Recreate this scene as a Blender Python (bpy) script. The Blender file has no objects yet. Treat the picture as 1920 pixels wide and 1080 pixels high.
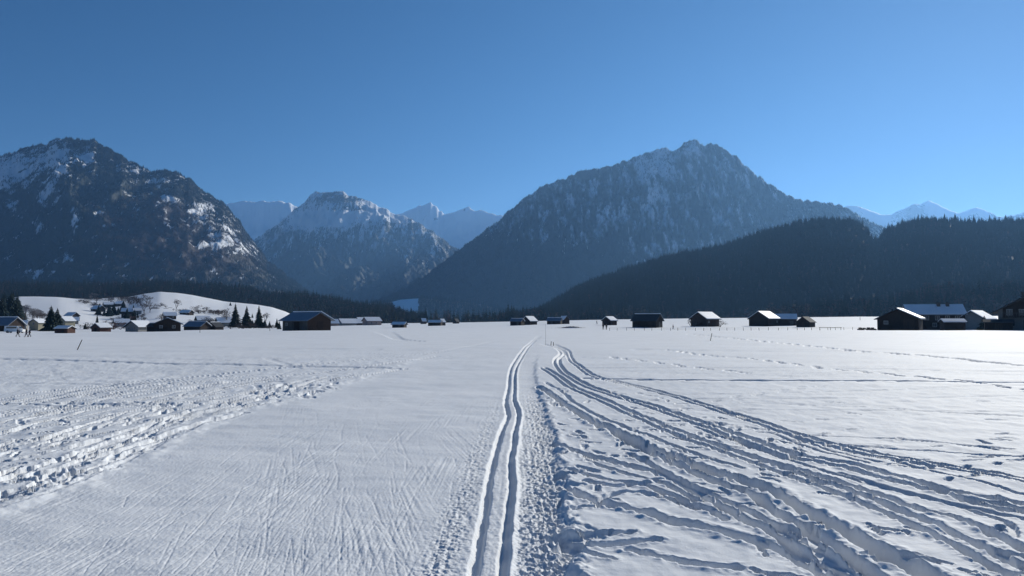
import bpy, math, random
import numpy as np
from mathutils import Vector

random.seed(7)
RNG = np.random.default_rng(11)
SC = bpy.context.scene
COL = SC.collection
R = math.radians
PI = math.pi

# ------------------------------------------------------------------ camera
F = 1387.0                     # focal length in pixels of a 1920 px wide frame
CAMH = 1.85
PITCH = math.atan(60 / F)
cam_d = bpy.data.cameras.new('camera')
cam = bpy.data.objects.new('camera', cam_d)
COL.objects.link(cam)
cam.location = (0, 0, CAMH)
cam.rotation_euler = (PI / 2 + PITCH, 0, 0)
cam_d.sensor_width = 36
cam_d.lens = 36 * F / 1920
cam_d.clip_start = 0.1
cam_d.clip_end = 60000
SC.camera = cam

# ------------------------------------------------------------------ light
SUN_AZ, SUN_EL = R(35.6), R(20.9)      # azimuth to the right of the view, elevation
w = bpy.data.worlds.new('World')
SC.world = w
w.use_nodes = True
nt = w.node_tree
nt.nodes.clear()
sky = nt.nodes.new('ShaderNodeTexSky')
sky.sky_type = 'NISHITA'
sky.sun_disc = False
sky.sun_elevation = SUN_EL
sky.sun_rotation = SUN_AZ
sky.altitude = 2500
sky.air_density = 1.0
sky.dust_density = 0.22
sky.ozone_density = 3.0
hs = nt.nodes.new('ShaderNodeHueSaturation')
hs.inputs['Saturation'].default_value = 1.22; hs.inputs['Hue'].default_value = 0.5; hs.inputs['Value'].default_value = 0.80
gm = nt.nodes.new('ShaderNodeGamma'); gm.inputs['Gamma'].default_value = 1.10
bg = nt.nodes.new('ShaderNodeBackground')
bg.inputs['Strength'].default_value = 0.062
wo = nt.nodes.new('ShaderNodeOutputWorld')
nt.links.new(sky.outputs[0], gm.inputs['Color'])
nt.links.new(gm.outputs[0], hs.inputs['Color'])
nt.links.new(hs.outputs[0], bg.inputs['Color'])
nt.links.new(bg.outputs[0], wo.inputs['Surface'])

sun_d = bpy.data.lights.new('sun', 'SUN')
sun_d.energy = 5.0
sun_d.angle = R(0.5)
sun_d.color = (1.0, 0.96, 0.86)
sun = bpy.data.objects.new('sun', sun_d)
COL.objects.link(sun)
sdir = Vector((math.sin(SUN_AZ) * math.cos(SUN_EL), math.cos(SUN_AZ) * math.cos(SUN_EL), math.sin(SUN_EL)))
sun.rotation_euler = sdir.to_track_quat('Z', 'Y').to_euler()
sun.location = (60, 80, 60)

SC.view_settings.view_transform = 'Standard'
SC.view_settings.look = 'None'
SC.view_settings.exposure = 0.17
SC.view_settings.gamma = 1
SC.view_settings.use_curve_mapping = False
SC.render.engine = 'CYCLES'
SC.cycles.use_denoising = True
SC.cycles.max_bounces = 5
SC.cycles.diffuse_bounces = 2
SC.cycles.volume_bounces = 1

# ------------------------------------------------------------------ numbers
def ray(px, py):
    cx, cy = (np.asarray(px, float) - 960) / F, (540 - np.asarray(py, float)) / F
    cp, sp = math.cos(PITCH), math.sin(PITCH)
    return cx, cp - cy * sp, sp + cy * cp

def slopes(px, py):            # X/Y and (Z-CAMH)/Y of a direction
    x, y, z = ray(px, py)
    return x / y, z / y

def project(X, Y, Z):
    cp, sp = math.cos(PITCH), math.sin(PITCH)
    z = Z - CAMH
    d = Y * cp + z * sp
    u = -Y * sp + z * cp
    return 960 + F * X / d, 540 - F * u / d

_P = np.random.default_rng(3).permutation(1024).astype(np.int32)
_A = np.random.default_rng(4).uniform(0, 2 * PI, 1024)
_GX, _GY = np.cos(_A).astype(np.float32), np.sin(_A).astype(np.float32)

def pn(x, y, seed=0):
    x = np.asarray(x, np.float64) + seed * 17.31
    y = np.asarray(y, np.float64) - seed * 9.77
    xi, yi = np.floor(x), np.floor(y)
    fx, fy = (x - xi).astype(np.float32), (y - yi).astype(np.float32)
    xi, yi = xi.astype(np.int64), yi.astype(np.int64)
    def g(ix, iy, dx, dy):
        h = _P[(_P[ix & 1023] + iy) & 1023]
        return _GX[h] * dx + _GY[h] * dy
    u = fx * fx * fx * (fx * (fx * 6 - 15) + 10)
    v = fy * fy * fy * (fy * (fy * 6 - 15) + 10)
    a = g(xi, yi, fx, fy); b = g(xi + 1, yi, fx - 1, fy)
    c = g(xi, yi + 1, fx, fy - 1); d = g(xi + 1, yi + 1, fx - 1, fy - 1)
    return ((a + u * (b - a)) * (1 - v) + (c + u * (d - c)) * v) * 1.5

def fbm(x, y, o=4, seed=0, gain=0.5):
    s, a = 0, 1.0
    for i in range(o):
        s = s + a * pn(x * 2 ** i, y * 2 ** i, seed + i)
        a *= gain
    return s

def ridged(x, y, o=4, seed=0, gain=0.5):
    s, a, n = 0, 1.0, 0
    for i in range(o):
        s = s + a * (1 - np.abs(pn(x * 2 ** i, y * 2 ** i, seed + i)) * 1.6)
        n += a
        a *= gain
    return s / n

def sst(a, b, x):
    t = np.clip((x - a) / (b - a), 0, 1)
    return t * t * (3 - 2 * t)

# ------------------------------------------------------------------ object helpers
def tag(o, label=None, cat=None, group=None, kind=None):
    if label: o['label'] = label
    if cat: o['category'] = cat
    if group: o['group'] = group
    if kind: o['kind'] = kind
    return o

def link(name, me, mat=None, parent=None):
    if mat is not None and not me.materials:
        for m in (mat if isinstance(mat, (list, tuple)) else [mat]):
            me.materials.append(m)
    o = bpy.data.objects.new(name, me)
    COL.objects.link(o)
    if parent is not None: o.parent = parent
    return o

def empty(name, loc, rz=0, sc=1.0):
    o = bpy.data.objects.new(name, None)
    o.empty_display_size = 0.3
    COL.objects.link(o)
    o.location = loc
    o.rotation_euler = (0, 0, rz)
    o.scale = (sc, sc, sc)
    return o

def copy_tree(o, parent=None):
    c = o.copy(); COL.objects.link(c); c.parent = parent
    for ch in list(o.children): copy_tree(ch, c)
    return c

class MB:
    def __init__(s): s.v, s.f = [], []
    def add(s, vs, fs):
        n = len(s.v)
        s.v += [tuple(v) for v in vs]
        s.f += [tuple(i + n for i in f) for f in fs]
        return s
    def box(s, c, d, rz=0, rx=0):
        hx, hy, hz = d[0] / 2, d[1] / 2, d[2] / 2
        vs = []
        for z in (-hz, hz):
            for x, y in ((-hx, -hy), (hx, -hy), (hx, hy), (-hx, hy)):
                a, b, e = x, y * math.cos(rx) - z * math.sin(rx), y * math.sin(rx) + z * math.cos(rx)
                vs.append((c[0] + a * math.cos(rz) - b * math.sin(rz), c[1] + a * math.sin(rz) + b * math.cos(rz), c[2] + e))
        return s.add(vs, [(3, 2, 1, 0), (4, 5, 6, 7), (0, 1, 5, 4), (1, 2, 6, 5), (2, 3, 7, 6), (3, 0, 4, 7)])
    def tube(s, a, b, ra, rb, n=6, cap=True):
        a, b = Vector(a), Vector(b)
        d = (b - a).normalized()
        u = d.orthogonal().normalized(); v = d.cross(u)
        vs = []
        for p, r in ((a, ra), (b, rb)):
            for i in range(n):
                t = 2 * PI * i / n
                vs.append(p + (u * math.cos(t) + v * math.sin(t)) * r)
        fs = [(i, (i + 1) % n, n + (i + 1) % n, n + i) for i in range(n)]
        if cap: fs += [tuple(range(n))[::-1], tuple(range(n, 2 * n))]
        return s.add(vs, fs)
    def mesh(s, name):
        me = bpy.data.meshes.new(name)
        me.from_pydata(s.v, [], s.f)
        me.update()
        return me
    def build(s, name, mat, parent=None, smooth=False):
        me = s.mesh(name)
        if smooth: me.shade_smooth()
        return link(name, me, mat, parent)

def grid_mesh(name, X, Y, Z, attrs=None):
    nr, nc = X.shape
    me = bpy.data.meshes.new(name)
    n = nr * nc
    me.vertices.add(n)
    co = np.empty((n, 3), np.float32)
    co[:, 0], co[:, 1], co[:, 2] = X.ravel(), Y.ravel(), Z.ravel()
    me.vertices.foreach_set('co', co.ravel())
    i = (np.arange(nr - 1)[:, None] * nc + np.arange(nc - 1)[None, :]).ravel()
    q = np.stack([i, i + 1, i + nc + 1, i + nc], 1).astype(np.int32)
    me.loops.add(q.size)
    me.loops.foreach_set('vertex_index', q.ravel())
    me.polygons.add(len(q))
    me.polygons.foreach_set('loop_start', np.arange(0, q.size, 4, dtype=np.int32))
    me.update(calc_edges=True)
    me.shade_smooth()
    for k, a in (attrs or {}).items():
        at = me.attributes.new(k, 'FLOAT', 'POINT')
        at.data.foreach_set('value', np.ascontiguousarray(a, np.float32).ravel())
    return me

# ------------------------------------------------------------------ materials
def mat(name, col, rough=0.85, spec=0.12, metal=0.0, noise=0.0, nscale=8.0, col2=None, bump=0.0, stretch=(1, 1, 1)):
    m = bpy.data.materials.new(name)
    m.use_nodes = True
    t = m.node_tree; N = t.nodes; L = t.links
    b = N['Principled BSDF']
    b.inputs['Base Color'].default_value = (*col, 1)
    b.inputs['Roughness'].default_value = rough
    b.inputs['Specular IOR Level'].default_value = spec
    b.inputs['Metallic'].default_value = metal
    tc = N.new('ShaderNodeTexCoord'); mp = N.new('ShaderNodeMapping')
    mp.inputs['Scale'].default_value = stretch
    L.new(tc.outputs['Object'], mp.inputs['Vector'])
    nz = N.new('ShaderNodeTexNoise'); nz.inputs['Scale'].default_value = nscale
    nz.inputs['Detail'].default_value = 5
    L.new(mp.outputs[0], nz.inputs['Vector'])
    cr = N.new('ShaderNodeValToRGB')
    c2 = col2 or tuple(c * (1 - noise) for c in col)
    cr.color_ramp.elements[0].color = (*c2, 1); cr.color_ramp.elements[0].position = 0.35
    cr.color_ramp.elements[1].color = (*col, 1); cr.color_ramp.elements[1].position = 0.65
    L.new(nz.outputs['Fac'], cr.inputs[0]); L.new(cr.outputs[0], b.inputs['Base Color'])
    if bump:
        bp = N.new('ShaderNodeBump'); bp.inputs['Distance'].default_value = bump
        L.new(nz.outputs['Fac'], bp.inputs['Height']); L.new(bp.outputs[0], b.inputs['Normal'])
    return m

M = {}
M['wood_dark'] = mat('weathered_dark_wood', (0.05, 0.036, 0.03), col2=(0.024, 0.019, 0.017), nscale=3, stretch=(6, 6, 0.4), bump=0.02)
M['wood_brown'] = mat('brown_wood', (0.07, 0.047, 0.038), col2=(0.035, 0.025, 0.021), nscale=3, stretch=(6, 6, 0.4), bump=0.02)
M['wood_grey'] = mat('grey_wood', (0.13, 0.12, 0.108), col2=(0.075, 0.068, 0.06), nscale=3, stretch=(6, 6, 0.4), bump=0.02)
M['roof_slate'] = mat('dark_roofing', (0.07, 0.075, 0.085), noise=0.4, nscale=5)
M['roof_metal'] = mat('grey_sheet_roofing', (0.16, 0.20, 0.26), rough=0.5, spec=0.5, noise=0.3, nscale=1.5, stretch=(1, 6, 1))
M['plaster'] = mat('pale_plaster', (0.25, 0.245, 0.235), noise=0.12, nscale=2)
M['plaster_cream'] = mat('cream_plaster', (0.30, 0.28, 0.21), noise=0.12, nscale=2)
M['plaster_pink'] = mat('pinkish_plaster', (0.33, 0.25, 0.23), noise=0.12, nscale=2)
M['brick_red'] = mat('reddish_boards', (0.11, 0.06, 0.05), noise=0.4, nscale=3)
M['glass'] = mat('window_glass', (0.03, 0.035, 0.045), rough=0.12, spec=0.8)
M['frame_white'] = mat('white_window_frame', (0.35, 0.35, 0.34), noise=0.1)
M['chimney'] = mat('chimney_render', (0.10, 0.09, 0.085), noise=0.3, nscale=6)
M['bark'] = mat('bark', (0.10, 0.075, 0.06), noise=0.5, nscale=6, stretch=(1, 1, 0.3), bump=0.03)
M['twig'] = mat('bare_twigs', (0.10, 0.075, 0.065), noise=0.4, nscale=2)
M['twig_red'] = mat('reddish_bare_twigs', (0.11, 0.065, 0.058), noise=0.4, nscale=2)
M['twig_frost'] = mat('frosted_twigs', (0.30, 0.29, 0.30), col2=(0.14, 0.12, 0.11), nscale=3)
M['needles'] = mat('conifer_needles', (0.022, 0.034, 0.022), col2=(0.010, 0.018, 0.014), nscale=1.2)
M['needles_blue'] = mat('blue_green_needles', (0.024, 0.040, 0.034), col2=(0.012, 0.022, 0.020), nscale=1.2)
M['stake'] = mat('stake_wood', (0.14, 0.11, 0.085), noise=0.4, nscale=10, stretch=(1, 1, 0.2))
M['grass'] = mat('dead_grass', (0.22, 0.14, 0.10), noise=0.4, nscale=6)
M['skin'] = mat('skin', (0.55, 0.36, 0.28), noise=0.1)
M['cloth_black'] = mat('black_cloth', (0.02, 0.02, 0.025), noise=0.3, nscale=12)
M['cloth_navy'] = mat('navy_cloth', (0.025, 0.035, 0.08), noise=0.3, nscale=12)
M['cloth_red'] = mat('dark_red_cloth', (0.14, 0.02, 0.025), noise=0.3, nscale=12)
M['cloth_grey'] = mat('dark_grey_cloth', (0.06, 0.06, 0.065), noise=0.3, nscale=12)
M['car_white'] = mat('white_paint', (0.75, 0.75, 0.75), rough=0.3, spec=0.5, noise=0.04)
M['rubber'] = mat('tyre_rubber', (0.02, 0.02, 0.02), noise=0.2)

def snow_mat():
    m = bpy.data.materials.new('snow_field_surface'); m.use_nodes = True
    t = m.node_tree; N = t.nodes; L = t.links
    b = N['Principled BSDF']
    b.inputs['Roughness'].default_value = 0.8
    b.inputs['Specular IOR Level'].default_value = 0.2
    g = N.new('ShaderNodeNewGeometry')
    n1 = N.new('ShaderNodeTexNoise'); n1.inputs['Scale'].default_value = 0.35; n1.inputs['Detail'].default_value = 6
    n2 = N.new('ShaderNodeTexNoise'); n2.inputs['Scale'].default_value = 9; n2.inputs['Detail'].default_value = 6
    n2.inputs['Roughness'].default_value = 0.65
    n3 = N.new('ShaderNodeTexNoise'); n3.inputs['Scale'].default_value = 70; n3.inputs['Detail'].default_value = 3
    for n in (n1, n2, n3): L.new(g.outputs['Position'], n.inputs['Vector'])
    cr = N.new('ShaderNodeValToRGB')
    cr.color_ramp.elements[0].color = (0.76, 0.78, 0.80, 1); cr.color_ramp.elements[0].position = 0.3
    cr.color_ramp.elements[1].color = (0.85, 0.86, 0.87, 1); cr.color_ramp.elements[1].position = 0.7
    L.new(n1.outputs['Fac'], cr.inputs[0]); L.new(cr.outputs[0], b.inputs['Base Color'])
    at = N.new('ShaderNodeAttribute'); at.attribute_name = 'rough'
    b1 = N.new('ShaderNodeBump'); b1.inputs['Distance'].default_value = 0.02
    mm = N.new('ShaderNodeMath'); mm.operation = 'MULTIPLY_ADD'
    mm.inputs[1].default_value = 0.75; mm.inputs[2].default_value = 0.22
    L.new(at.outputs['Fac'], mm.inputs[0]); L.new(mm.outputs[0], b1.inputs['Strength'])
    L.new(n2.outputs['Fac'], b1.inputs['Height'])
    b2 = N.new('ShaderNodeBump'); b2.inputs['Distance'].default_value = 0.004; b2.inputs['Strength'].default_value = 0.6
    L.new(n3.outputs['Fac'], b2.inputs['Height']); L.new(b1.outputs[0], b2.inputs['Normal'])
    L.new(b2.outputs[0], b.inputs['Normal'])
    return m
M['snow'] = snow_mat()
M['snow_plain'] = mat('settled_snow', (0.84, 0.86, 0.89), rough=0.6, spec=0.4, noise=0.06, nscale=0.5)

def mountain_mat(name, dark, rock, scale, stretch=0.3, snowc=(0.80, 0.82, 0.86)):
    """snow with dark wooded or rocky cover, broken up by noise; 'cover' says how much"""
    m = bpy.data.materials.new(name); m.use_nodes = True
    t = m.node_tree; N = t.nodes; L = t.links
    b = N['Principled BSDF']
    b.inputs['Roughness'].default_value = 0.8
    b.inputs['Specular IOR Level'].default_value = 0.15
    g = N.new('ShaderNodeNewGeometry')
    mp = N.new('ShaderNodeMapping'); mp.inputs['Scale'].default_value = (1, stretch, stretch)
    L.new(g.outputs['Position'], mp.inputs['Vector'])
    n1 = N.new('ShaderNodeTexNoise'); n1.inputs['Scale'].default_value = scale
    n1.inputs['Detail'].default_value = 9; n1.inputs['Roughness'].default_value = 0.68
    n1.inputs['Distortion'].default_value = 0.25
    L.new(mp.outputs[0], n1.inputs['Vector'])
    at = N.new('ShaderNodeAttribute'); at.attribute_name = 'cover'
    ad = N.new('ShaderNodeMath'); ad.operation = 'ADD'
    L.new(n1.outputs['Fac'], ad.inputs[0]); L.new(at.outputs['Fac'], ad.inputs[1])
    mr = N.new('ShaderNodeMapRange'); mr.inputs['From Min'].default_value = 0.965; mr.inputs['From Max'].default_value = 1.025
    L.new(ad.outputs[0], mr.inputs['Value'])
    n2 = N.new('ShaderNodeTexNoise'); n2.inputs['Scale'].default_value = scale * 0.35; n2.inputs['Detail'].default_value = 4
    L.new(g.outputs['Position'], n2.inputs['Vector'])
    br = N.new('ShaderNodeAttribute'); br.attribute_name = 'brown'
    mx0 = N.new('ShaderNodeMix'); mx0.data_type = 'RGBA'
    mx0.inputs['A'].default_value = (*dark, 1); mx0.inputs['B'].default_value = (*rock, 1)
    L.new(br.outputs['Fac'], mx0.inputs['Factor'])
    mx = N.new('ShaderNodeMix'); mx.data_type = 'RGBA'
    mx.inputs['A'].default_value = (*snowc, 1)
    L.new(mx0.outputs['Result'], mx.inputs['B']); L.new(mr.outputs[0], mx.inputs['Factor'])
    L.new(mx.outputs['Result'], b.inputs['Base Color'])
    bp = N.new('ShaderNodeBump'); bp.inputs['Distance'].default_value = 1.2 / scale * 0.12
    bp.inputs['Strength'].default_value = 0.6
    L.new(n1.outputs['Fac'], bp.inputs['Height']); L.new(bp.outputs[0], b.inputs['Normal'])
    return m
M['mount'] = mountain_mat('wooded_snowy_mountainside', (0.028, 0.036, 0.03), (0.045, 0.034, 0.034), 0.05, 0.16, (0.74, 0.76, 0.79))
M['alps'] = mountain_mat('snowy_rock_mountainside', (0.09, 0.09, 0.10), (0.12, 0.11, 0.11), 0.006, 0.6)
M['floor'] = mountain_mat('snowy_forest_floor', (0.03, 0.035, 0.03), (0.07, 0.052, 0.046), 0.05)
M['hill'] = mountain_mat('snowy_hill', (0.10, 0.085, 0.07), (0.10, 0.08, 0.07), 0.08, 1, (0.85, 0.86, 0.87))
M['hill'].node_tree.nodes['Principled BSDF'].inputs['Roughness'].default_value = 0.7
M['hill'].node_tree.nodes['Principled BSDF'].inputs['Specular IOR Level'].default_value = 0.35
for _n in M['hill'].node_tree.nodes:
    if _n.type == 'BUMP': _n.inputs['Strength'].default_value = 0.15

# ------------------------------------------------------------------ ground heights
# (px, row where the ground is seen, distance): where things stand on the field
CTRL = [(31, 632, 147), (54, 632, 147), (15, 621.5, 230), (120, 625, 205), (190, 622, 250), (262, 622, 265),
        (312, 621.5, 240), (370, 618.5, 300), (440, 618, 330), (-150, 622, 250), (573, 620, 170), (500, 619, 320), (655, 611, 420), (700, 610, 460),
        (751, 614.5, 330), (818, 611, 420), (855, 607, 520), (970, 610.5, 320), (1047, 608, 340), (1070, 615.5, 230),
        (1133, 619.5, 195), (1144, 610, 300), (1218, 614, 235), (1262, 618.5, 212), (1323, 612.5, 250), (1435, 611.5, 268), (1512, 613.5, 240),
        (1200, 620, 185), (1350, 620, 185), (1500, 619.5, 185), (1600, 619, 185), (1625, 619, 178),
        (1684, 619, 165), (1750, 619.5, 190), (1890, 619.5, 150), (2100, 619.5, 150),
        (650, 608, 700), (800, 606, 800), (950, 603, 850), (1100, 600, 850), (1300, 597, 850), (1450, 595.5, 850), (1600, 593.5, 850),
        (1750, 593, 850), (1950, 592, 850), (300, 617, 500), (0, 617, 500), (-200, 617, 500), (500, 614, 560)]
_cm, _cy, _cz = [], [], []
for px, py, d in CTRL:
    m_, e_ = slopes(px, py)
    _cm.append(m_); _cy.append(d); _cz.append(CAMH + e_ * d)
for m_ in (-1.4, -0.9, -0.6, -0.3, 0, 0.3, 0.6, 0.9, 1.4):
    for d in (6, 14, 28, 48):
        _cm.append(m_); _cy.append(d); _cz.append(0.0)
for px in (60, 500, 960, 1400, 1800):          # the open field between
    m_, _ = slopes(px, 640); _cm.append(m_); _cy.append(85); _cz.append(-0.22)
_cm, _cy, _cz = map(np.array, (_cm, _cy, _cz))
_u, _v = _cm * 3.2, np.log(_cy) * 1.9
def _k(d2): return np.where(d2 > 1e-12, 0.5 * d2 * np.log(d2 + 1e-12), 0)
_n = len(_u)
_K = _k((_u[:, None] - _u) ** 2 + (_v[:, None] - _v) ** 2) + np.eye(_n) * 0.004
_Pm = np.stack([np.ones(_n), _u, _v], 1)
_S = np.linalg.solve(np.block([[_K, _Pm], [_Pm.T, np.zeros((3, 3))]]), np.concatenate([_cz, np.zeros(3)]))

def ground(m_, Y):
    m_, Y = np.broadcast_arrays(np.asarray(m_, float), np.asarray(Y, float))
    u = np.clip(m_, -1.3, 1.3) * 3.2
    Yc = np.clip(Y, 6, 850)
    v = np.log(Yc) * 1.9
    z = _S[_n] + _S[_n + 1] * u + _S[_n + 2] * v
    for i in range(_n):
        z = z + _S[i] * _k((u - _u[i]) ** 2 + (v - _v[i]) ** 2)
    z = z * sst(18, 60, Y)
    return z - np.clip(Y - 850, 0, 4000) * 0.004

def gz(X, Y): return float(ground(X / Y, Y))

def spot(px, d):               # a place on the field at distance d
    m_, _ = slopes(px, 615)
    return (m_ * d, d, gz(m_ * d, d))

def on_plane(px, py):          # near field: pixel to place
    m_, e_ = slopes(px, py)
    Y = CAMH / -e_
    for _ in range(6): Y = float((CAMH - ground(m_, Y)) / -e_)
    return float(m_) * Y, Y

# ------------------------------------------------------------------ snow field
def build_field():
    dm = 1.75 / F
    mc = np.arange(-0.80, 0.80, dm)
    side = 0.80 * np.exp(np.linspace(0, 2.6, 26))[1:]
    ms = np.concatenate([-side[::-1], mc, side])
    rows = np.arange(1108, 614, -0.9)
    Yr = CAMH * F / (rows - 600)
    back = np.array([-16000, -6000, -2000, -600, -200, -80, -30, -12, -5, -1, 1.5, 3.0])
    far = np.geomspace(Yr[-1] * 1.015, 17000, 210)
    Ys = np.concatenate([back, Yr, far])
    S = np.where(Ys > 3.6, Ys, 3.6 + np.abs(Ys - 3.6) * 0.55)
    X = np.clip(ms[None, :] * S[:, None], -19000, 19000)
    Y = np.repeat(Ys[:, None], len(ms), 1)
    g = ground(ms[None, :], np.where(Ys > 6, Ys, 6)[:, None])
    nr, nc = X.shape
    r0, r1 = len(back), len(back) + len(Yr)      # finely modelled rows
    H = np.zeros_like(X)
    rgh = np.zeros_like(X)
    Xs, Y_ = X[r0:r1], Y[r0:r1]
    Yrow = Ys[r0:r1]
    dY = Yrow ** 2 * 0.9 / (F * CAMH)
    det = lambda wl: (sst(2.6, 1.1, dY[:, None] * 2 / wl))   # fade what the rows cannot carry
    h = np.zeros_like(Xs); rg = np.zeros_like(Xs)
    lo = np.zeros_like(Xs); hi = np.zeros_like(Xs); fine = np.zeros_like(Xs)
    # broad drifts and small undulation
    h += 0.035 * fbm(Xs / 9, Y_ / 6, 3, 1) * sst(5, 20, Y_)
    h += 0.012 * fbm(Xs / 1.1, Y_ / 0.8, 3, 5) * det(0.8)

    def poly(pts): return np.array([on_plane(*p) for p in pts])
    def smooth(P, n=6):
        out = []
        Q = np.vstack([2 * P[0] - P[1], P, 2 * P[-1] - P[-2]])
        for i in range(1, len(Q) - 2):
            a, b, c, d = Q[i - 1:i + 3]
            for t in np.arange(n) / n:
                out.append(0.5 * ((2 * b) + (c - a) * t + (2 * a - 5 * b + 4 * c - d) * t * t + (3 * b - a - 3 * c + d) * t ** 3))
        out.append(Q[-2])
        return np.array(out)
    # regions
    def between(xl, xr): return (Xs > xl) & (Xs < xr)
    lane_b = poly([(-700, 1100), (-250, 1040), (0, 962), (150, 908), (300, 835), (450, 772), (560, 745), (640, 722), (730, 692), (800, 668), (850, 652), (900, 636), (930, 626)])
    o = np.argsort(lane_b[:, 1])
    laneX = np.interp(Y_, lane_b[o, 1], lane_b[o, 0])
    tr_pts = [(886, 1100), (889, 1079), (897, 1034), (905, 982), (912, 946), (920, 886), (928, 852), (941, 806), (953, 778), (951, 762), (949, 747), (954, 720), (956, 698), (962, 682), (973, 665), (986, 650), (998, 640), (1010, 630)]
    tr2_pts = [(943, 1100), (945, 1079), (950, 1021), (955, 967), (959, 930), (962, 904), (960, 857), (966, 826), (967, 807), (972, 787), (973, 768), (965, 745), (966, 723), (966, 705), (969, 690), (979, 670), (990, 653), (1001, 641), (1013, 630)]
    T1, T2 = smooth(poly(tr_pts), 8), smooth(poly(tr2_pts), 8)
    o = np.argsort(T2[:, 1]); tX = np.interp(Y_, T2[o, 1], T2[o, 0])
    rb = poly([(1085, 1100), (1075, 1040), (1062, 960), (1055, 900), (1050, 850), (1032, 790), (1016, 750), (1005, 710), (1003, 680), (1015, 655), (1030, 640)])
    o = np.argsort(rb[:, 1]); rX = np.interp(Y_, rb[o, 1], rb[o, 0])
    rnoise = 0.12 * fbm(Xs / 0.5, Y_ / 0.7, 3, 40)
    inlane = sst(-0.25, 0.25, Xs - laneX + rnoise * 2) * sst(0.05, -0.05, Xs - tX)
    strip = sst(0.03, 0.10, Xs - tX) * sst(0.08, -0.08, Xs - rX + rnoise)
    leftf = sst(0.15, -0.35, Xs - laneX + rnoise * 2)
    rightf = sst(0.0, 0.25, Xs - rX + rnoise)
    h -= 0.035 * (inlane + strip) * det(0.5)
    # rim of loose snow along both edges of the groomed part
    h += 0.010 * np.exp(-((Xs - laneX + 0.15) / 0.3) ** 2) * (0.5 + fbm(Xs / 0.22, Y_ / 0.3, 3, 41)) * det(0.3)
    h += 0.03 * sst(30, 12, Y_) * np.exp(-((Xs - rX - 0.03) / 0.09) ** 2) * (0.5 + 1.0 * fbm(Xs / 0.14, Y_ / 0.18, 3, 42)) * det(0.25)
    # churned crumbs right of the track and left of it
    cr = ridged(Xs / 0.085, Y_ / 0.10, 3, 50, 0.6)
    cr2 = fbm(Xs / 0.045, Y_ / 0.05, 2, 54)
    darkc = np.exp(-((Xs - (0.35 * tX + 0.65 * rX)) / (0.05 + 0.28 * np.abs(rX - tX))) ** 2)
    h += strip * (0.020 * (cr - 0.55) * 1.6 + 0.007 * cr2) * (0.65 + 1.3 * darkc) * det(0.12)
    h -= strip * 0.014 * darkc * det(0.3)
    rg += strip * 1.0
    lc = sst(-0.55 - 0.1, -0.30, Xs - tX) * sst(-0.26, -0.34, Xs - tX) * sst(26, 12, Y_)
    lc = np.exp(-((Xs - tX + 0.50) / 0.16) ** 2) * sst(30, 10, Y_)
    h += lc * (0.022 * (cr - 0.6) + 0.008 * cr2) * det(0.12)
    rg += lc * 0.9
    h += inlane * 0.0022 * fbm(Xs / 0.03, Y_ / 0.05, 2, 56) * det(0.08)
    # fine grain left by skis and the groomer, in two directions
    for ang_, sd, msk in ((R(1), 57, 1.0), (R(-15), 58, sst(-0.1, 0.35, pn(Xs / 1.8, Y_ / 2.6, 61)))):
        u_ = Xs * math.cos(ang_) - Y_ * math.sin(ang_); v_ = Xs * math.sin(ang_) + Y_ * math.cos(ang_)
        h += inlane * msk * 0.0036 * fbm(u_ / 0.04, v_ / 2.2, 2, sd, 0.7) * sst(-0.1, 0.5, fbm(u_ / 0.9, v_ / 3.0, 2, sd + 3)) * sst(26, 8, Y_)
    # untouched and trampled snow
    h += leftf * 0.018 * fbm(Xs / 0.45, Y_ / 0.7, 3, 60) * det(0.5) * sst(120, 20, Y_)
    rg += leftf * 0.4 * sst(60, 20, Y_) + rightf * 0.25 * sst(60, 10, Y_)
    h += rightf * 0.010 * fbm(Xs / 0.35, Y_ / 0.5, 3, 62) * det(0.4) * sst(60, 10, Y_)

    def seg_field(P, rad):
        """distance and side of the nearest point of polyline P for vertices within rad of it"""
        i0 = np.searchsorted(Yrow, P[:, 1].min() - rad); i1 = np.searchsorted(Yrow, P[:, 1].max() + rad)
        D = np.full((max(i1 - i0, 0), nc), 9.0, np.float32)
        Sg = np.zeros_like(D)
        if D.shape[0] == 0: return i0, i1, D, Sg
        for a, b in zip(P[:-1], P[1:]):
            j0 = np.searchsorted(Yrow, min(a[1], b[1]) - rad); j1 = np.searchsorted(Yrow, max(a[1], b[1]) + rad)
            if j1 <= j0: continue
            ya = max(min(a[1], b[1]) - rad, 3.7); yb = max(a[1], b[1]) + rad
            xl, xr = min(a[0], b[0]) - rad, max(a[0], b[0]) + rad
            c0 = np.searchsorted(ms, min(xl / ya, xl / yb)); c1 = np.searchsorted(ms, max(xr / ya, xr / yb))
            if c1 <= c0: continue
            xx = Xs[j0:j1, c0:c1]; yy = Y_[j0:j1, c0:c1]
            d = b - a; L2 = max(d @ d, 1e-9)
            t = np.clip(((xx - a[0]) * d[0] + (yy - a[1]) * d[1]) / L2, 0, 1)
            ex, ey = xx - a[0] - t * d[0], yy - a[1] - t * d[1]
            dd = np.sqrt(ex * ex + ey * ey)
            sg = np.sign(ex * d[1] - ey * d[0])
            sub = D[j0 - i0:j1 - i0, c0:c1]; m_ = dd < sub
            sub[m_] = dd[m_]; Sg[j0 - i0:j1 - i0, c0:c1][m_] = sg[m_]
        return i0, i1, D, Sg

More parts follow.
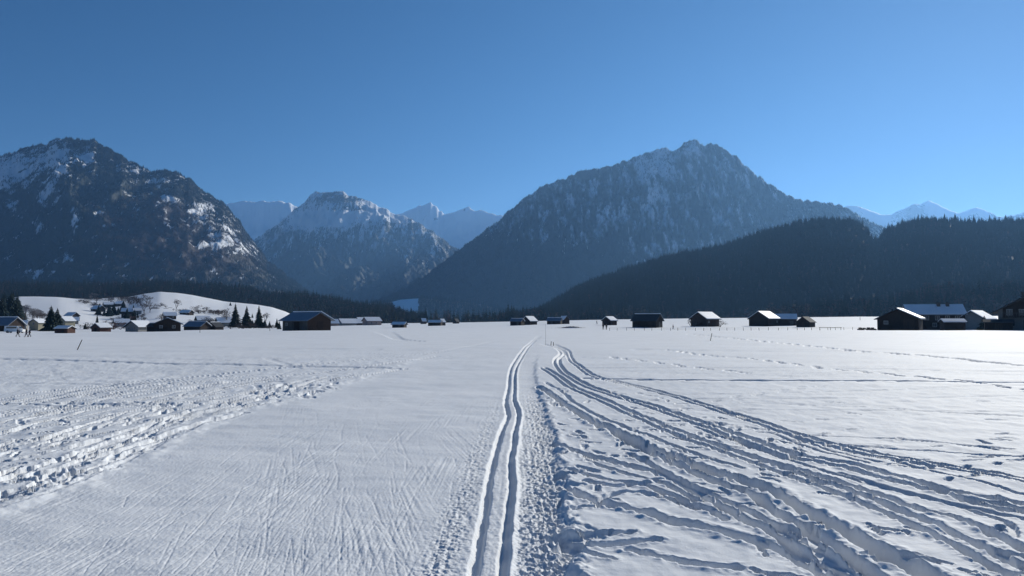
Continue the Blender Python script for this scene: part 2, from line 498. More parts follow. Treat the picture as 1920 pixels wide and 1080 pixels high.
    def groove(P, wd, dp, rim=0.3, jag=0.25, seed=0, clod=0.0, soft=False, edge=0.24):
        P = np.asarray(P)
        seg_ = np.abs(np.diff(P, axis=0)).sum(0)
        slant = float(seg_[0] / (seg_.sum() + 1e-9)) * (0 if soft else 1)
        ymax = P[:, 1].max()
        rad = max(wd * 5, 0.25, 2.6 * min(0.75, slant * 1.4) * ymax ** 2 * 0.9 / (F * CAMH))
        i0, i1, D, Sg = seg_field(P, rad)
        if D.shape[0] == 0: return
        rr, cc = np.where(D < rad)
        if len(rr) == 0: return
        d = D[rr, cc]; xx = Xs[i0:i1][rr, cc]; yy = Y_[i0:i1][rr, cc]
        sp = dY[i0:i1][rr]
        n1 = fbm(xx / (wd * 2.5), yy / (wd * 2.5), 3, 70 + seed)
        n1 = n1 * sst(wd * 2.6, wd * 0.9, sp)
        n2 = pn(xx / (wd * 9), yy / (wd * 9), 90 + seed) * sst(wd * 9, wd * 3, sp)
        d = d * (1 + jag * 0.3 * n2) + jag * 0.8 * wd * n1
        ww = np.maximum(wd * (1 + 0.3 * n2), sp * min(0.75, slant * 1.4))
        dp_ = dp * np.sqrt(wd / np.maximum(ww, wd))
        e = np.maximum(wd, ww) * edge
        cut = 1 - sst(ww - e, ww + e, d)
        v = -dp_ * cut * (1 + 0.25 * n2)
        u = dp_ * rim * np.exp(-((d - ww - e * 2.0) / (np.maximum(wd, ww) * 0.9)) ** 2) * np.clip(0.6 + 1.1 * n1, 0, 2)
        if clod:
            n3 = pn(xx / 0.11, yy / 0.11, 120) * 1.2 * sst(0.12, 0.04, sp)
            u = u + clod * np.clip(n3 - 0.30, 0, 1) * np.exp(-((d - ww * 1.6) / (wd * 1.3)) ** 2)
        if soft:
            fine[i0 + rr, cc] = np.minimum(fine[i0 + rr, cc], v)
            return
        a_ = lo[i0 + rr, cc]
        lo[i0 + rr, cc] = np.minimum(a_, v) + 0.12 * np.maximum(a_, v)
        hi[i0 + rr, cc] = np.maximum(hi[i0 + rr, cc], u)
        rg[i0 + rr, cc] = np.maximum(rg[i0 + rr, cc], 0.6 * (d < ww * 2.2))

    # the classic track: two cut grooves with crisp walls
    for T, sd in ((T1, 1), (T2, 2)):
        groove(T - np.array([0.012, 0]), 0.042, 0.055, rim=0.10, jag=0.10, seed=sd, edge=0.45)
    # ski tracks fanning out to the right
    fans = [
        ([(1040, 646), (1052, 651), (1066, 658), (1075, 676), (1098, 692), (1123, 706), (1219, 727), (1341, 762), (1431, 791), (1538, 826), (1697, 860), (1830, 882), (1920, 898), (2060, 930)], 0.055, 0.075, 0.20),
        ([(1020, 645), (1046, 652), (1058, 662), (1049, 672), (1054, 690), (1091, 714), (1155, 738), (1245, 765), (1304, 786), (1378, 812), (1484, 850), (1591, 871), (1697, 898), (1803, 924), (1920, 945), (2050, 975)], 0.065, 0.09, 0.22),
        ([(1022, 690), (1038, 697), (1075, 722), (1123, 743), (1219, 786), (1298, 818), (1405, 855), (1511, 892), (1644, 940), (1777, 993), (1920, 1067), (1990, 1100)], 0.06, 0.08, 0.21),
        ([(1240, 797), (1357, 839), (1484, 877), (1594, 910), (1705, 949), (1789, 969), (1860, 1000), (1920, 1030), (2020, 1080)], 0.06, 0.08, 0.0),
        ([(1010, 722), (1054, 754), (1102, 786), (1150, 807), (1219, 839), (1272, 860), (1352, 890), (1400, 902), (1456, 927), (1511, 960), (1594, 1003), (1650, 1032), (1733, 1078), (1775, 1100)], 0.09, 0.17, 0.0),
        ([(1022, 716), (1048, 728), (1075, 752), (1112, 774), (1160, 796), (1240, 826), (1320, 856), (1390, 878)], 0.045, 0.05, 0.0),
        ([(1150, 812), (1219, 850), (1300, 884), (1400, 925), (1456, 962), (1511, 992), (1594, 1042), (1636, 1072), (1670, 1098)], 0.07, 0.10, 0.0),
        ([(1180, 850), (1272, 898), (1340, 928), (1400, 958), (1470, 996), (1567, 1050), (1617, 1084), (1640, 1100)], 0.05, 0.055, 0.0),
        ([(1033, 828), (1075, 843), (1113, 855), (1192, 876), (1250, 892), (1300, 920), (1378, 965), (1450, 1002), (1520, 1040), (1564, 1062), (1620, 1100)], 0.065, 0.08, 0.0),
        ([(1059, 913), (1100, 933), (1139, 945), (1200, 958), (1245, 972), (1352, 998), (1458, 1028), (1530, 1066), (1580, 1100)], 0.07, 0.09, 0.0),
        ([(1070, 880), (1130, 898), (1210, 912), (1290, 940), (1360, 975)], 0.05, 0.06, 0.0),
        ([(1100, 862), (1180, 890), (1240, 905), (1300, 935)], 0.045, 0.05, 0.0),
        ([(1102, 1010), (1140, 1004), (1182, 998)], 0.045, 0.05, 0.0),
        ([(1062, 1028), (1140, 1020), (1229, 1012)], 0.05, 0.055, 0.0),
        ([(1182, 1030), (1250, 1046), (1310, 1058), (1378, 1064)], 0.055, 0.065, 0.0),
        ([(1100, 902), (1150, 912), (1210, 906)], 0.05, 0.055, 0.0),
        ([(1130, 935), (1180, 922), (1250, 935), (1310, 955)], 0.045, 0.05, 0.0),
        ([(1340, 762), (1440, 800), (1560, 838), (1700, 872), (1840, 905), (1930, 930)], 0.03, 0.03, 0.0),
        ([(1594, 869), (1678, 893), (1740, 910), (1800, 935), (1860, 950), (1920, 962), (2000, 975)], 0.06, 0.07, 0.0),
        ([(1460, 810), (1560, 845), (1650, 868)], 0.04, 0.035, 0.18),
    ]
    for k, (pts, wd, dp, off) in enumerate(fans):
        P = smooth(poly(pts), 5)
        T = np.gradient(P, axis=0); T /= np.linalg.norm(T, axis=1)[:, None]
        Nn = np.stack([T[:, 1], -T[:, 0]], 1)
        wob = (0.03 * pn(np.arange(len(P)) * 0.35, np.full(len(P), k * 3.3), 8))[:, None]
        P = P + Nn * wob
        groove(P, wd, dp, 0.2, 0.16, 3 + k, clod=0.02)
        if off:
            q = P + Nn * off
            groove(q, wd * 0.8, dp * 0.85, 0.2, 0.16, 33 + k, clod=0.015)
    # fine lines far out on the right
    for k, (pts, wd, dp) in enumerate([
        ([(1100, 709), (1200, 711), (1300, 713), (1420, 714), (1560, 715), (1750, 717), (1950, 717)], 0.11, 0.17),
        ([(1500, 829), (1600, 836), (1700, 843), (1800, 849), (1950, 858)], 0.04, 0.03),
        ([(1420, 810), (1550, 818), (1680, 823), (1780, 832), (1900, 842)], 0.03, 0.025),
        ([(1100, 690), (1300, 690), (1560, 690), (1750, 694), (1950, 697)], 0.12, 0.05),
        ([(1200, 655), (1400, 658), (1600, 660), (1950, 662)], 0.2, 0.07),
        ([(1240, 768), (1420, 768), (1600, 770), (1930, 773)], 0.03, 0.02),
        ([(1060, 668), (1150, 672), (1300, 675)], 0.1, 0.04),
        ([(1000, 636), (1300, 632), (1600, 634), (1900, 636)], 0.5, 0.10),
        ([(-50, 671), (130, 676), (300, 682), (430, 684), (560, 687), (740, 690)], 0.16, 0.10),
        ([(-50, 664), (200, 670), (420, 676)], 0.10, 0.04),
        ([(300, 650), (500, 653), (700, 655)], 0.2, 0.08),
        ([(720, 622), (736, 630), (750, 636), (790, 640)], 0.2, 0.12),
        ([(-20, 722), (80, 720), (250, 722)], 0.05, 0.04),
        ([(106, 696), (107, 706), (118, 714), (140, 718), (180, 716), (220, 720), (240, 726)], 0.012, 0.015),
        ([(500, 672), (530, 682), (560, 690)], 0.03, 0.04), ([(515, 690), (560, 684), (600, 678)], 0.03, 0.03)]):
        groove(smooth(poly(pts), 4), wd, dp * 1.2, 0.06, 0.25, 50 + k)
    # faint old tracks out on the open snow to the right
    ro = np.random.default_rng(31)
    for k in range(16):
        y_ = 628 + 130 * ro.uniform() ** 1.6
        x0_ = ro.uniform(1080, 1500) + (y_ - 628) * 1.5; ln_ = ro.uniform(250, 700); sl = ro.normal(0.015, 0.03)
        wd_ = 0.02 + 0.0022 * (1850 / (y_ - 600))
        pts = [(x0_ + ln_ * q, y_ + ln_ * q * sl + 1.2 * math.sin(q * 7 + k)) for q in (0, .25, .5, .75, 1)]
        if min(p[1] for p in pts) < 622: continue
        groove(smooth(poly(pts), 4), wd_, wd_ * 0.55, 0.05, 0.35, 200 + k)
    # tracks beside the lane on the left
    for k, (pts, wd, dp) in enumerate([
        ([(-60, 758), (100, 734), (250, 716), (500, 692), (700, 673), (850, 655), (930, 640)], 0.06, 0.06),
        ([(-60, 790), (150, 757), (300, 735), (450, 714), (700, 686), (820, 668)], 0.07, 0.07),
        ([(-60, 822), (100, 797), (250, 770), (350, 754), (600, 716), (760, 690)], 0.06, 0.06),
        ([(-60, 850), (80, 826), (240, 790), (400, 755), (560, 728)], 0.07, 0.06),
        ([(-60, 880), (120, 842), (260, 806), (400, 778), (520, 752)], 0.06, 0.06),
        ([(-60, 915), (100, 880), (250, 838), (360, 800), (460, 773)], 0.07, 0.06),
        ([(-60, 945), (60, 915), (200, 868), (330, 815), (400, 785)], 0.04, 0.03),
        ([(-60, 968), (120, 912), (300, 832), (420, 778)], 0.03, 0.015)]):
        groove(smooth(poly(pts), 5), wd, dp * 0.7, 0.25, 0.35, 80 + k, clod=0.018)

    left_lines = [[(-60, 758), (100, 734), (250, 716), (500, 692), (700, 673), (850, 655)], [(-60, 968), (100, 922), (300, 833), (450, 770), (640, 722), (850, 653)]]
    A, B = smooth(poly(left_lines[0]), 6), smooth(poly(left_lines[1]), 6)
    ys_ = np.linspace(9, 44, 60)
    rl = np.random.default_rng(77)
    for k in range(22):
        f = rl.uniform(0.12, 1.0)
        y0_, y1_ = rl.uniform(7, 17), 0
        y1_ = y0_ + rl.uniform(6, 22)
        yy = np.linspace(y0_, min(y1_, 25), 24)
        xa = np.interp(yy, np.sort(A[:, 1]), A[np.argsort(A[:, 1]), 0]); xb = np.interp(yy, np.sort(B[:, 1]), B[np.argsort(B[:, 1]), 0])
        xa = np.where(yy < A[:, 1].min(), xb - 4.5, xa)
        xx = xb + (xa - xb) * f + 0.25 * np.sin(yy / rl.uniform(2, 5) + k) + rl.normal(0, 0.2)
        groove(np.stack([xx, yy], 1), rl.uniform(0.03, 0.05), rl.uniform(0.02, 0.05), 0.4, 0.35, 120 + k, clod=0.02)
    # thinner ski tracks between the main ones on the right
    rf = np.random.default_rng(78)
    base_ = [[(1049, 672), (1091, 714), (1245, 765), (1378, 812), (1591, 871), (1803, 924), (2050, 975)],
             [(1038, 697), (1123, 743), (1298, 818), (1511, 892), (1777, 993), (1960, 1090)],
             [(1012, 722), (1102, 786), (1219, 839), (1352, 890), (1511, 960), (1733, 1078), (1775, 1100)],
             [(1033, 828), (1113, 855), (1192, 876), (1300, 920), (1450, 1002), (1620, 1100)]]
    for k in range(2):
        g_ = 0; f = rf.uniform(0.15, 0.85)
        a_ = np.array(base_[g_], float); b_ = np.array(base_[g_ + 1], float)
        ya_ = np.sort(a_[:, 1]); rows_ = np.linspace(rf.uniform(740, 900), rf.uniform(960, 1098), 9)
        pts = []
        for q in rows_:
            x1, x2 = np.interp(q, a_[:, 1], a_[:, 0]), np.interp(q, b_[:, 1], b_[:, 0])
            pts.append((x1 + (x2 - x1) * (f + 0.06 * math.sin(q / 23 + k)), q))
        groove(smooth(poly(pts), 4), rf.uniform(0.025, 0.045), rf.uniform(0.02, 0.045), 0.2, 0.3, 150 + k, clod=0.015)
    # prints: short dents pressed into the snow
    def dents(n, px0, px1, py0, py1, ang, spread, ln, wd, dp, mask=None, sd=0):
        rg_ = np.random.default_rng(100 + sd)
        for i in range(n):
            px = rg_.uniform(px0, px1); py = py0 + (py1 - py0) * rg_.uniform() ** 0.8
            if mask is not None and not mask(px, py): continue
            x, y = on_plane(px, py)
            a = ang + rg_.normal(0, spread)
            l = ln * rg_.uniform(0.5, 1.5) / 2
            P = np.array([[x - math.cos(a) * l, y - math.sin(a) * l], [x + rg_.normal(0, 0.02), y + rg_.normal(0, 0.02)], [x + math.cos(a) * l, y + math.sin(a) * l]])
            groove(P, wd * rg_.uniform(0.6, 1.3), dp * rg_.uniform(0.3, 1.4) * float(0.1 + 0.9 * sst(36, 15, y)), 0.3, 0.4, int(rg_.integers(0, 40)), clod=0.015)
    rbx = lambda py: np.interp(py, [640, 680, 710, 750, 790, 850, 900, 960, 1040, 1100], [1030, 1003, 1005, 1016, 1032, 1050, 1055, 1062, 1075, 1085])
    hix = lambda py: np.interp(py, [660, 700, 760, 820, 900, 1000, 1080], [1060, 1130, 1300, 1480, 1700, 1850, 1950])
    dents(230, 1000, 1520, 690, 860, R(-60), 0.8, 0.20, 0.04, 0.05, lambda a, b: rbx(b) + 6 < a < hix(b), 1)
    dents(70, 1050, 1480, 840, 1085, R(-20), 0.6, 0.20, 0.033, 0.04, lambda a, b: rbx(b) + 6 < a < hix(b) and not (b > 970 and 1120 < a < 1480), 2)
    dents(36, 1400, 1940, 860, 1090, R(-60), 0.5, 0.26, 0.035, 0.045, lambda a, b: a < hix(b) + 60, 3)
    dents(60, 1300, 1930, 730, 900, R(0), 0.4, 0.25, 0.035, 0.03, lambda a, b: a > hix(b), 4)
    dents(16, 1050, 1100, 860, 1090, R(70), 0.6, 0.2, 0.06, 0.07, lambda a, b: rbx(b) - 12 < a < rbx(b) + 18, 5)
    lanx = lambda py: np.interp(py, [652, 668, 692, 722, 745, 772, 835, 908, 962], [850, 800, 730, 640, 560, 450, 300, 150, 0])
    dents(300, -40, 760, 685, 940, R(80), 0.35, 0.50, 0.04, 0.045, lambda a, b: a < lanx(b) - 4 and b > 745 - a * 0.10, 6)
    dents(42, 480, 640, 715, 750, R(70), 0.6, 0.5, 0.07, 0.07, lambda a, b: a < lanx(b), 7)
    dents(34, 690, 850, 642, 672, R(60), 0.7, 0.9, 0.16, 0.12, None, 8)
    # walkers' trails
    def trail(pts, step, ln, wd, dp, sd):
        P = smooth(poly(pts), 10)
        L_ = np.concatenate([[0], np.cumsum(np.linalg.norm(np.diff(P, axis=0), axis=1))])
        rg_ = np.random.default_rng(sd)
        for k, s in enumerate(np.arange(0, L_[-1], step)):
            x = np.interp(s, L_, P[:, 0]); y = np.interp(s, L_, P[:, 1])
            x2 = np.interp(s + ln, L_, P[:, 0]); y2 = np.interp(s + ln, L_, P[:, 1])
            n_ = np.array([y2 - y, -(x2 - x)]); n_ = n_ / (np.linalg.norm(n_) + 1e-6) * (0.12 if k % 2 else -0.12)
            groove(np.array([[x, y], [x2, y2]]) + n_ + rg_.normal(0, 0.03, 2), wd * 0.8, dp, 0.05, 0.25, int(k % 30))
    trail([(1245, 654), (1318, 665), (1399, 671), (1484, 682), (1613, 697), (1741, 710), (1830, 717), (1940, 736)], 0.75, 0.45, 0.12, 0.13, 1)
    trail([(1292, 626), (1442, 641), (1560, 653), (1655, 662), (1780, 672), (1940, 687)], 1.5, 0.9, 0.25, 0.20, 2)
    trail([(1140, 668), (1220, 679), (1310, 690), (1420, 700)], 0.9, 0.4, 0.10, 0.10, 3)
    trail([(1350, 752), (1400, 742), (1470, 732), (1540, 722)], 0.6, 0.22, 0.06, 0.03, 4)
    trail([(1820, 825), (1860, 838), (1900, 846), (1950, 862)], 0.55, 0.30, 0.05, 0.05, 5)
    trail([(1800, 905), (1830, 880), (1870, 860), (1920, 845)], 0.5, 0.14, 0.05, 0.05, 6)
    # scratches of skating skis and poles on the groomed lane
    rg_ = np.random.default_rng(9)
    for i in range(1300):
        py = 660 + 430 * rg_.uniform() ** 0.8
        px = rg_.uniform(-100, 900)
        if px < lanx(py) + 12 or px > np.interp(py, [640, 700, 800, 900, 1090], [985, 940, 915, 880, 840]): continue
        mid_ = math.exp(-((px - 600) / 170) ** 2)
        if rg_.uniform() > 0.45 + 0.55 * mid_: continue
        x, y = on_plane(px, py)
        a = R(90 + rg_.normal(1, 3)) if rg_.uniform() < 0.8 - 0.6 * mid_ else R(90 + rg_.normal(12, 4))
        l = rg_.uniform(0.3, 1.75) ** 1.5 / 2
        bow = rg_.normal(0, 0.015)
        P = np.array([[x - math.cos(a) * l, y - math.sin(a) * l], [x + bow, y], [x + math.cos(a) * l, y + math.sin(a) * l]])
        groove(P, 0.003 + 0.0006 * y, rg_.uniform(0.001, 0.0043) * (0.7 + 0.03 * y) * (0.1 + 0.9 * float(sst(20, 7, y))), 0.5, 0.5, int(rg_.integers(0, 30)), soft=True)
    h += lo + fine + hi * np.clip(1 + lo / 0.02, 0, 1)
    H[r0:r1] = h
    rgh[r0:r1] = np.clip(rg, 0, 1)
    # past the fine rows: long low drifts only
    Xf, Yf = X[r1:], Y[r1:]
    H[r1:] = 0.09 * fbm(Xf / 14, Yf / 22, 3, 1) * np.clip(Yf / 400, 0.3, 1) * sst(3000, 700, Yf)
    me = grid_mesh('snow_field', X, Y, g + H, {'rough': rgh})
    return link('snow_field', me, M['snow'])
tag(build_field(), kind='structure')

# ------------------------------------------------------------------ conifers, bare trees
def conifer_mb(hgt, rad, layers, seed, arms=9, droop=0.35):
    """whorls of drooping boughs, each bough a bent pair of faces with a jagged edge"""
    rn = random.Random(seed)
    c = MB()
    for i in range(layers):
        t = i / (layers - 1)
        z = hgt * (0.07 + 0.90 * t)
        r = rad * (1 - t) ** 0.85 * rn.uniform(0.8, 1.12) + 0.03 * rad
        n = max(4, int(arms * (1 - 0.5 * t)))
        a0 = rn.uniform(0, 6.28)
        for k in range(n):
            a = a0 + 2 * PI * k / n + rn.uniform(-0.2, 0.2)
            rr = r * rn.uniform(0.7, 1.15)
            wdt = rr * rn.uniform(0.30, 0.5)
            dz = droop * rr * rn.uniform(0.7, 1.3)
            ca, sa = math.cos(a), math.sin(a)
            up = hgt / layers * rn.uniform(0.6, 1.1)
            def p(rad_, lat, zz): return (ca * rad_ - sa * lat, sa * rad_ + ca * lat, zz)
            vs = [p(0.02 * rad, 0, z + up), p(rr * 0.55, wdt * 0.55, z - dz * 0.3), p(rr * 0.55, -wdt * 0.55, z - dz * 0.3),
                  p(rr * 0.8, wdt * 0.35, z - dz * 0.75), p(rr, 0, z - dz * 0.8), p(rr * 0.8, -wdt * 0.35, z - dz * 0.75), p(rr * 0.6, 0, z + up * 0.25),
                  p(rr * 0.45, 0, z - dz * 0.9)]
            c.add(vs, [(0, 1, 6), (0, 6, 2), (1, 3, 6), (3, 4, 6), (4, 5, 6), (5, 2, 6), (1, 7, 3), (2, 5, 7), (0, 7, 1), (0, 2, 7)])
    c.tube((0, 0, hgt * 0.9), (0, 0, hgt * 1.02), 0.02 * rad, 0.004, 4)
    return c

def trunk_mb(hgt, r):
    return MB().tube((0, 0, -0.4), (0, 0, hgt * 0.5), r, r * 0.6, 7).tube((0, 0, hgt * 0.5), (0, 0, hgt * 0.93), r * 0.6, r * 0.1, 6)

def bare_mb(hgt, seed, spread=0.55, depth=5, twig=0.02, trunk=True):
    rn = random.Random(seed)
    tr, tw = MB(), MB()
    def rec(p, d, l, r, k):
        q = p + d * l
        if k <= 1:
            tr.tube(p, q, r, r * 0.65, 5, False)
        else:
            tw.tube(p, q, r, r * 0.55, 3, False)
        if k >= depth: return
        for j in range(rn.choice((2, 3, 3)) if k else rn.choice((3, 4))):
            a = rn.uniform(0, 6.28); s = spread * rn.uniform(0.5, 1.3)
            u = d.orthogonal().normalized(); v = d.cross(u)
            nd = (d + (u * math.cos(a) + v * math.sin(a)) * s + Vector((0, 0, 0.12))).normalized()
            rec(q if rn.random() < 0.7 else p + d * l * rn.uniform(0.5, 0.9), nd, l * rn.uniform(0.6, 0.85), max(r * 0.6, twig), k + 1)
    if trunk:
        rec(Vector((0, 0, -0.2)), Vector((0.03, 0.02, 1)).normalized(), hgt * 0.30, hgt * 0.022, 0)
    else:
        for j in range(7):
            a = rn.uniform(0, 6.28)
            d = Vector((math.cos(a) * 0.6, math.sin(a) * 0.6, 1)).normalized()
            rec(Vector((math.cos(a) * 0.15, math.sin(a) * 0.15, -0.1)), d, hgt * 0.32, hgt * 0.02, 1)
    return tr, tw

# ------------------------------------------------------------------ mountains and wooded hills
def far_land(name, sil, Rr, Yf, zf, mt, cover, nc=420, nr=150, gully=1.0, L=500.0, power=1.25, back=0.35, rvar=0.06, fine=0.0, brown=None, seed=0):
    sil = np.array(sil, float)
    m_, e_ = slopes(sil[:, 0], sil[:, 1])
    ms = np.linspace(m_.min(), m_.max(), nc)
    er = np.interp(ms, m_, e_)
    er = er + fine * (fbm(ms * 90, ms * 0, 4, 20 + seed, 0.6)) / F
    Rm = Rr * (1 + rvar * fbm(ms * 3.1, ms * 0 + 0.5, 3, 30 + seed))
    zr = CAMH + er * Rm
    t = np.concatenate([np.linspace(0, 1, nr), 1 + back * np.linspace(0, 1, 14)[1:] ** 1.3])
    T, MM = np.meshgrid(t, ms, indexing='ij')
    Yg = Yf + (Rm[None, :] - Yf) * T
    Xg = MM * Yg
    tt = np.minimum(T, 1)
    base = zf + (zr[None, :] - zf) * (0.12 * tt + 0.88 * tt ** power)
    amp = (zr[None, :] - zf) * 0.26 * gully
    wx = Xg + 0.35 * L * fbm(Xg / L / 1.3, Yg / L / 1.3, 2, 60 + seed)
    rn = ridged(wx / L, Yg / (L * 2.6), 5, 10 + seed, 0.55) - 0.62
    env = np.sin(PI * np.clip(tt, 0, 1)) ** 0.8 * 1.0 + 0.10
    env = env * sst(1.0, 0.90, tt) + 0.0
    Z = base + amp * rn * env
    Z = Z + amp * 0.10 * fbm(Xg / L * 6, Yg / L * 6, 3, 80 + seed) * env
    # no slope in front may stand above the crest line
    lim = CAMH + (er[None, :] * (0.10 + 0.90 * sst(0, 1, tt) ** 0.6) + 0.0) * Yg
    Z = np.where(T < 1, np.minimum(Z, np.maximum(lim, base * 0.9)), Z)
    Z = np.where(T > 1, zr[None, :] - (T - 1) * (Rm - Yf)[None, :] * 0.55 * (zr[None, :] - zf) / np.maximum(np.abs(zr - zf).max(), 1), Z)
    px, py = project(Xg, Yg, Z)
    cv = cover(px, py, Xg, Yg, Z)
    bw = brown(px, py, Xg, Yg, Z) if brown else np.zeros_like(Z)
    o = link(name, grid_mesh(name, Xg, Yg, Z, {'cover': cv, 'brown': bw}), mt)
    tag(o, kind='structure')
    return dict(o=o, X=Xg, Y=Yg, Z=Z, T=T, cover=cv, ms=ms, brown=bw, er=er)

def proto(mb, name, mt):
    me = mb.mesh(name); me.materials.append(mt)
    return bpy.data.objects.new(name, me)      # not linked: source of the far woods only

P_CON = [proto(conifer_mb(1, 0.19 + 0.04 * k, 7, k, 6, 0.5), 'conifer_shape', M['needles'] if k % 2 else M['needles_blue']) for k in range(3)]
def bare_far(seed):
    a, b = bare_mb(1, seed, 0.5, 3, 0.012)
    a.add(b.v, b.f)
    rn = random.Random(seed)
    for i in range(26):
        t = rn.uniform(0.4, 1); a_ = rn.uniform(0, 6.28); r = 0.22 * rn.uniform(0.2, 1)
        c = Vector((math.cos(a_) * r, math.sin(a_) * r, t)); s = 0.09
        a.add([c + Vector((rn.uniform(-s, s), rn.uniform(-s, s), rn.uniform(-s, s))) for _ in range(3)], [(0, 1, 2)])
    return a
P_BARE = [proto(bare_far(s), 'bare_tree_shape', M['twig_red'] if s % 2 else M['twig']) for s in (1, 2)]

def scatter(name, pts, scl, protos, which, parent=None):
    me = bpy.data.meshes.new(name)
    me.vertices.add(len(pts))
    me.vertices.foreach_set('co', np.ascontiguousarray(pts, np.float32).ravel())
    for k, a, ty in (('size', scl, 'FLOAT'), ('which', which, 'INT'), ('turn', RNG.uniform(0, 6.28, len(pts)), 'FLOAT')):
        at = me.attributes.new(k, ty, 'POINT')
        at.data.foreach_set('value', np.ascontiguousarray(a, np.float32 if ty == 'FLOAT' else np.int32))
    o = link(name, me)
    ng = bpy.data.node_groups.new(name + '_nodes', 'GeometryNodeTree')
    ng.interface.new_socket('Geometry', in_out='INPUT', socket_type='NodeSocketGeometry')
    ng.interface.new_socket('Geometry', in_out='OUTPUT', socket_type='NodeSocketGeometry')
    N, L = ng.nodes, ng.links
    gi, go = N.new('NodeGroupInput'), N.new('NodeGroupOutput')
    ip = N.new('GeometryNodeInstanceOnPoints')
    g2i = N.new('GeometryNodeGeometryToInstance')
    for p in reversed(protos):
        oi = N.new('GeometryNodeObjectInfo'); oi.inputs['Object'].default_value = p
        L.new(oi.outputs['Geometry'], g2i.inputs[0])
    L.new(gi.outputs[0], ip.inputs['Points']); L.new(g2i.outputs[0], ip.inputs['Instance'])
    ip.inputs['Pick Instance'].default_value = True
    def named(k, ty):
        n = N.new('GeometryNodeInputNamedAttribute'); n.data_type = ty; n.inputs['Name'].default_value = k
        return n.outputs[0]
    L.new(named('which', 'INT'), ip.inputs['Instance Index'])
    cx = N.new('ShaderNodeCombineXYZ'); L.new(named('turn', 'FLOAT'), cx.inputs['Z'])
    L.new(cx.outputs[0], ip.inputs['Rotation'])
    cs = N.new('ShaderNodeCombineXYZ')
    s_ = named('size', 'FLOAT')
    for k in 'XYZ': L.new(s_, cs.inputs[k])
    L.new(cs.outputs[0], ip.inputs['Scale'])
    L.new(ip.outputs[0], go.inputs[0])
    md = o.modifiers.new('trees', 'NODES'); md.node_group = ng
    tag(o, kind='stuff')
    return o

def sample(land, n, dens, tmin=0.0, tmax=1.05):
    nr, nc = land['X'].shape
    out = []
    T = land['T'][:, 0]
    r0, r1 = np.searchsorted(T, tmin), np.searchsorted(T, tmax) - 1
    Ymax = land['Y'].max()
    got = 0
    while got < n:
        k = n * 2
        fr = RNG.uniform(r0, min(r1, nr - 1.001), k); fc = RNG.uniform(0, nc - 1.001, k)
        i, j = fr.astype(int), fc.astype(int); a, b = fr - i, fc - j
        def bl(A): return (A[i, j] * (1 - a) + A[i + 1, j] * a) * (1 - b) + (A[i, j + 1] * (1 - a) + A[i + 1, j + 1] * a) * b
        X, Y, Z, D = bl(land['X']), bl(land['Y']), bl(land['Z']), bl(dens)
        ok = (RNG.uniform(0, 1, k) < D * Y / Ymax)
        out.append(np.stack([X, Y, Z], 1)[ok]); got += ok.sum()
        if got == 0: break
    return np.concatenate(out)[:n]

def blob(px, py, cx, cy, rx, ry): return np.exp(-(((px - cx) / rx) ** 2 + ((py - cy) / ry) ** 2))

# --- the far snowy chains
alps_cover = lambda px, py, X, Y, Z: 0.24 + 0.30 * fbm(X / 900, Y / 900 + Z / 500, 3, 7)
far_land('snowy_mountains_behind_left', [(380, 420), (400, 400), (425, 383), (450, 378), (470, 377), (483, 379), (492, 376), (505, 379), (525, 377), (540, 380), (556, 387), (580, 395), (620, 420), (680, 470)],
         11500, 9300, 200, M['alps'], alps_cover, 200, 70, 1.0, 900, 1.3, fine=2, seed=1)
far_land('snowy_mountains_behind_centre', [(640, 470), (700, 425), (740, 405), (760, 397), (775, 391), (785, 386), (795, 385), (801, 382), (807, 378), (813, 386), (819, 388), (824, 396), (828, 395), (833, 400), (845, 400), (865, 393), (878, 388), (892, 396), (899, 393), (905, 394), (915, 398), (930, 403), (945, 405), (980, 420), (1060, 470)],
         11800, 9300, 200, M['alps'], alps_cover, 260, 80, 1.0, 900, 1.3, fine=2, seed=2)
far_land('snowy_mountains_behind_right', [(1500, 440), (1560, 398), (1590, 386), (1608, 386), (1625, 392), (1650, 402), (1670, 402), (1690, 393), (1718, 381), (1725, 384), (1742, 376), (1765, 386), (1795, 401), (1815, 394), (1832, 389), (1850, 396), (1870, 405), (1885, 407), (1905, 402), (1920, 398), (1960, 395), (2020, 405), (2100, 390), (2250, 400)],
         13000, 10300, 200, M['alps'], lambda px, py, X, Y, Z: 0.40 + 0.2 * fbm(X / 900, Y / 900, 3, 9), 240, 60, 1.0, 900, 1.2, fine=1.5, seed=3)

# --- middle mountain
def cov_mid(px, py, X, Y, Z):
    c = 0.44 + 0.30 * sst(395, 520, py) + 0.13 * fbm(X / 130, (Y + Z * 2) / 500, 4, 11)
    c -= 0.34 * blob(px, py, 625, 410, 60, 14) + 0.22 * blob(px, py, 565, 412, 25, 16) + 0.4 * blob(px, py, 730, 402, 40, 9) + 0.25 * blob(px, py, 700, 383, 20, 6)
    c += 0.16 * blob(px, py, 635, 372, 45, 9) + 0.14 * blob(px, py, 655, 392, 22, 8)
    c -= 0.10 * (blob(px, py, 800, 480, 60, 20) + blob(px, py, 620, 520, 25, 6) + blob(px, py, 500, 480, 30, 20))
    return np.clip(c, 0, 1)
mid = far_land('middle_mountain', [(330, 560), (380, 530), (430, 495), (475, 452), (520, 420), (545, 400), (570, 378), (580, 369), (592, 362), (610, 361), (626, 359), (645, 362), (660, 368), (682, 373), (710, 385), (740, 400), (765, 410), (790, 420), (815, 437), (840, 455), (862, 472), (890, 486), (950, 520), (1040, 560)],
               7800, 5600, 60, M['mount'], cov_mid, 440, 170, 1.15, 620, 1.15, fine=3, seed=4)

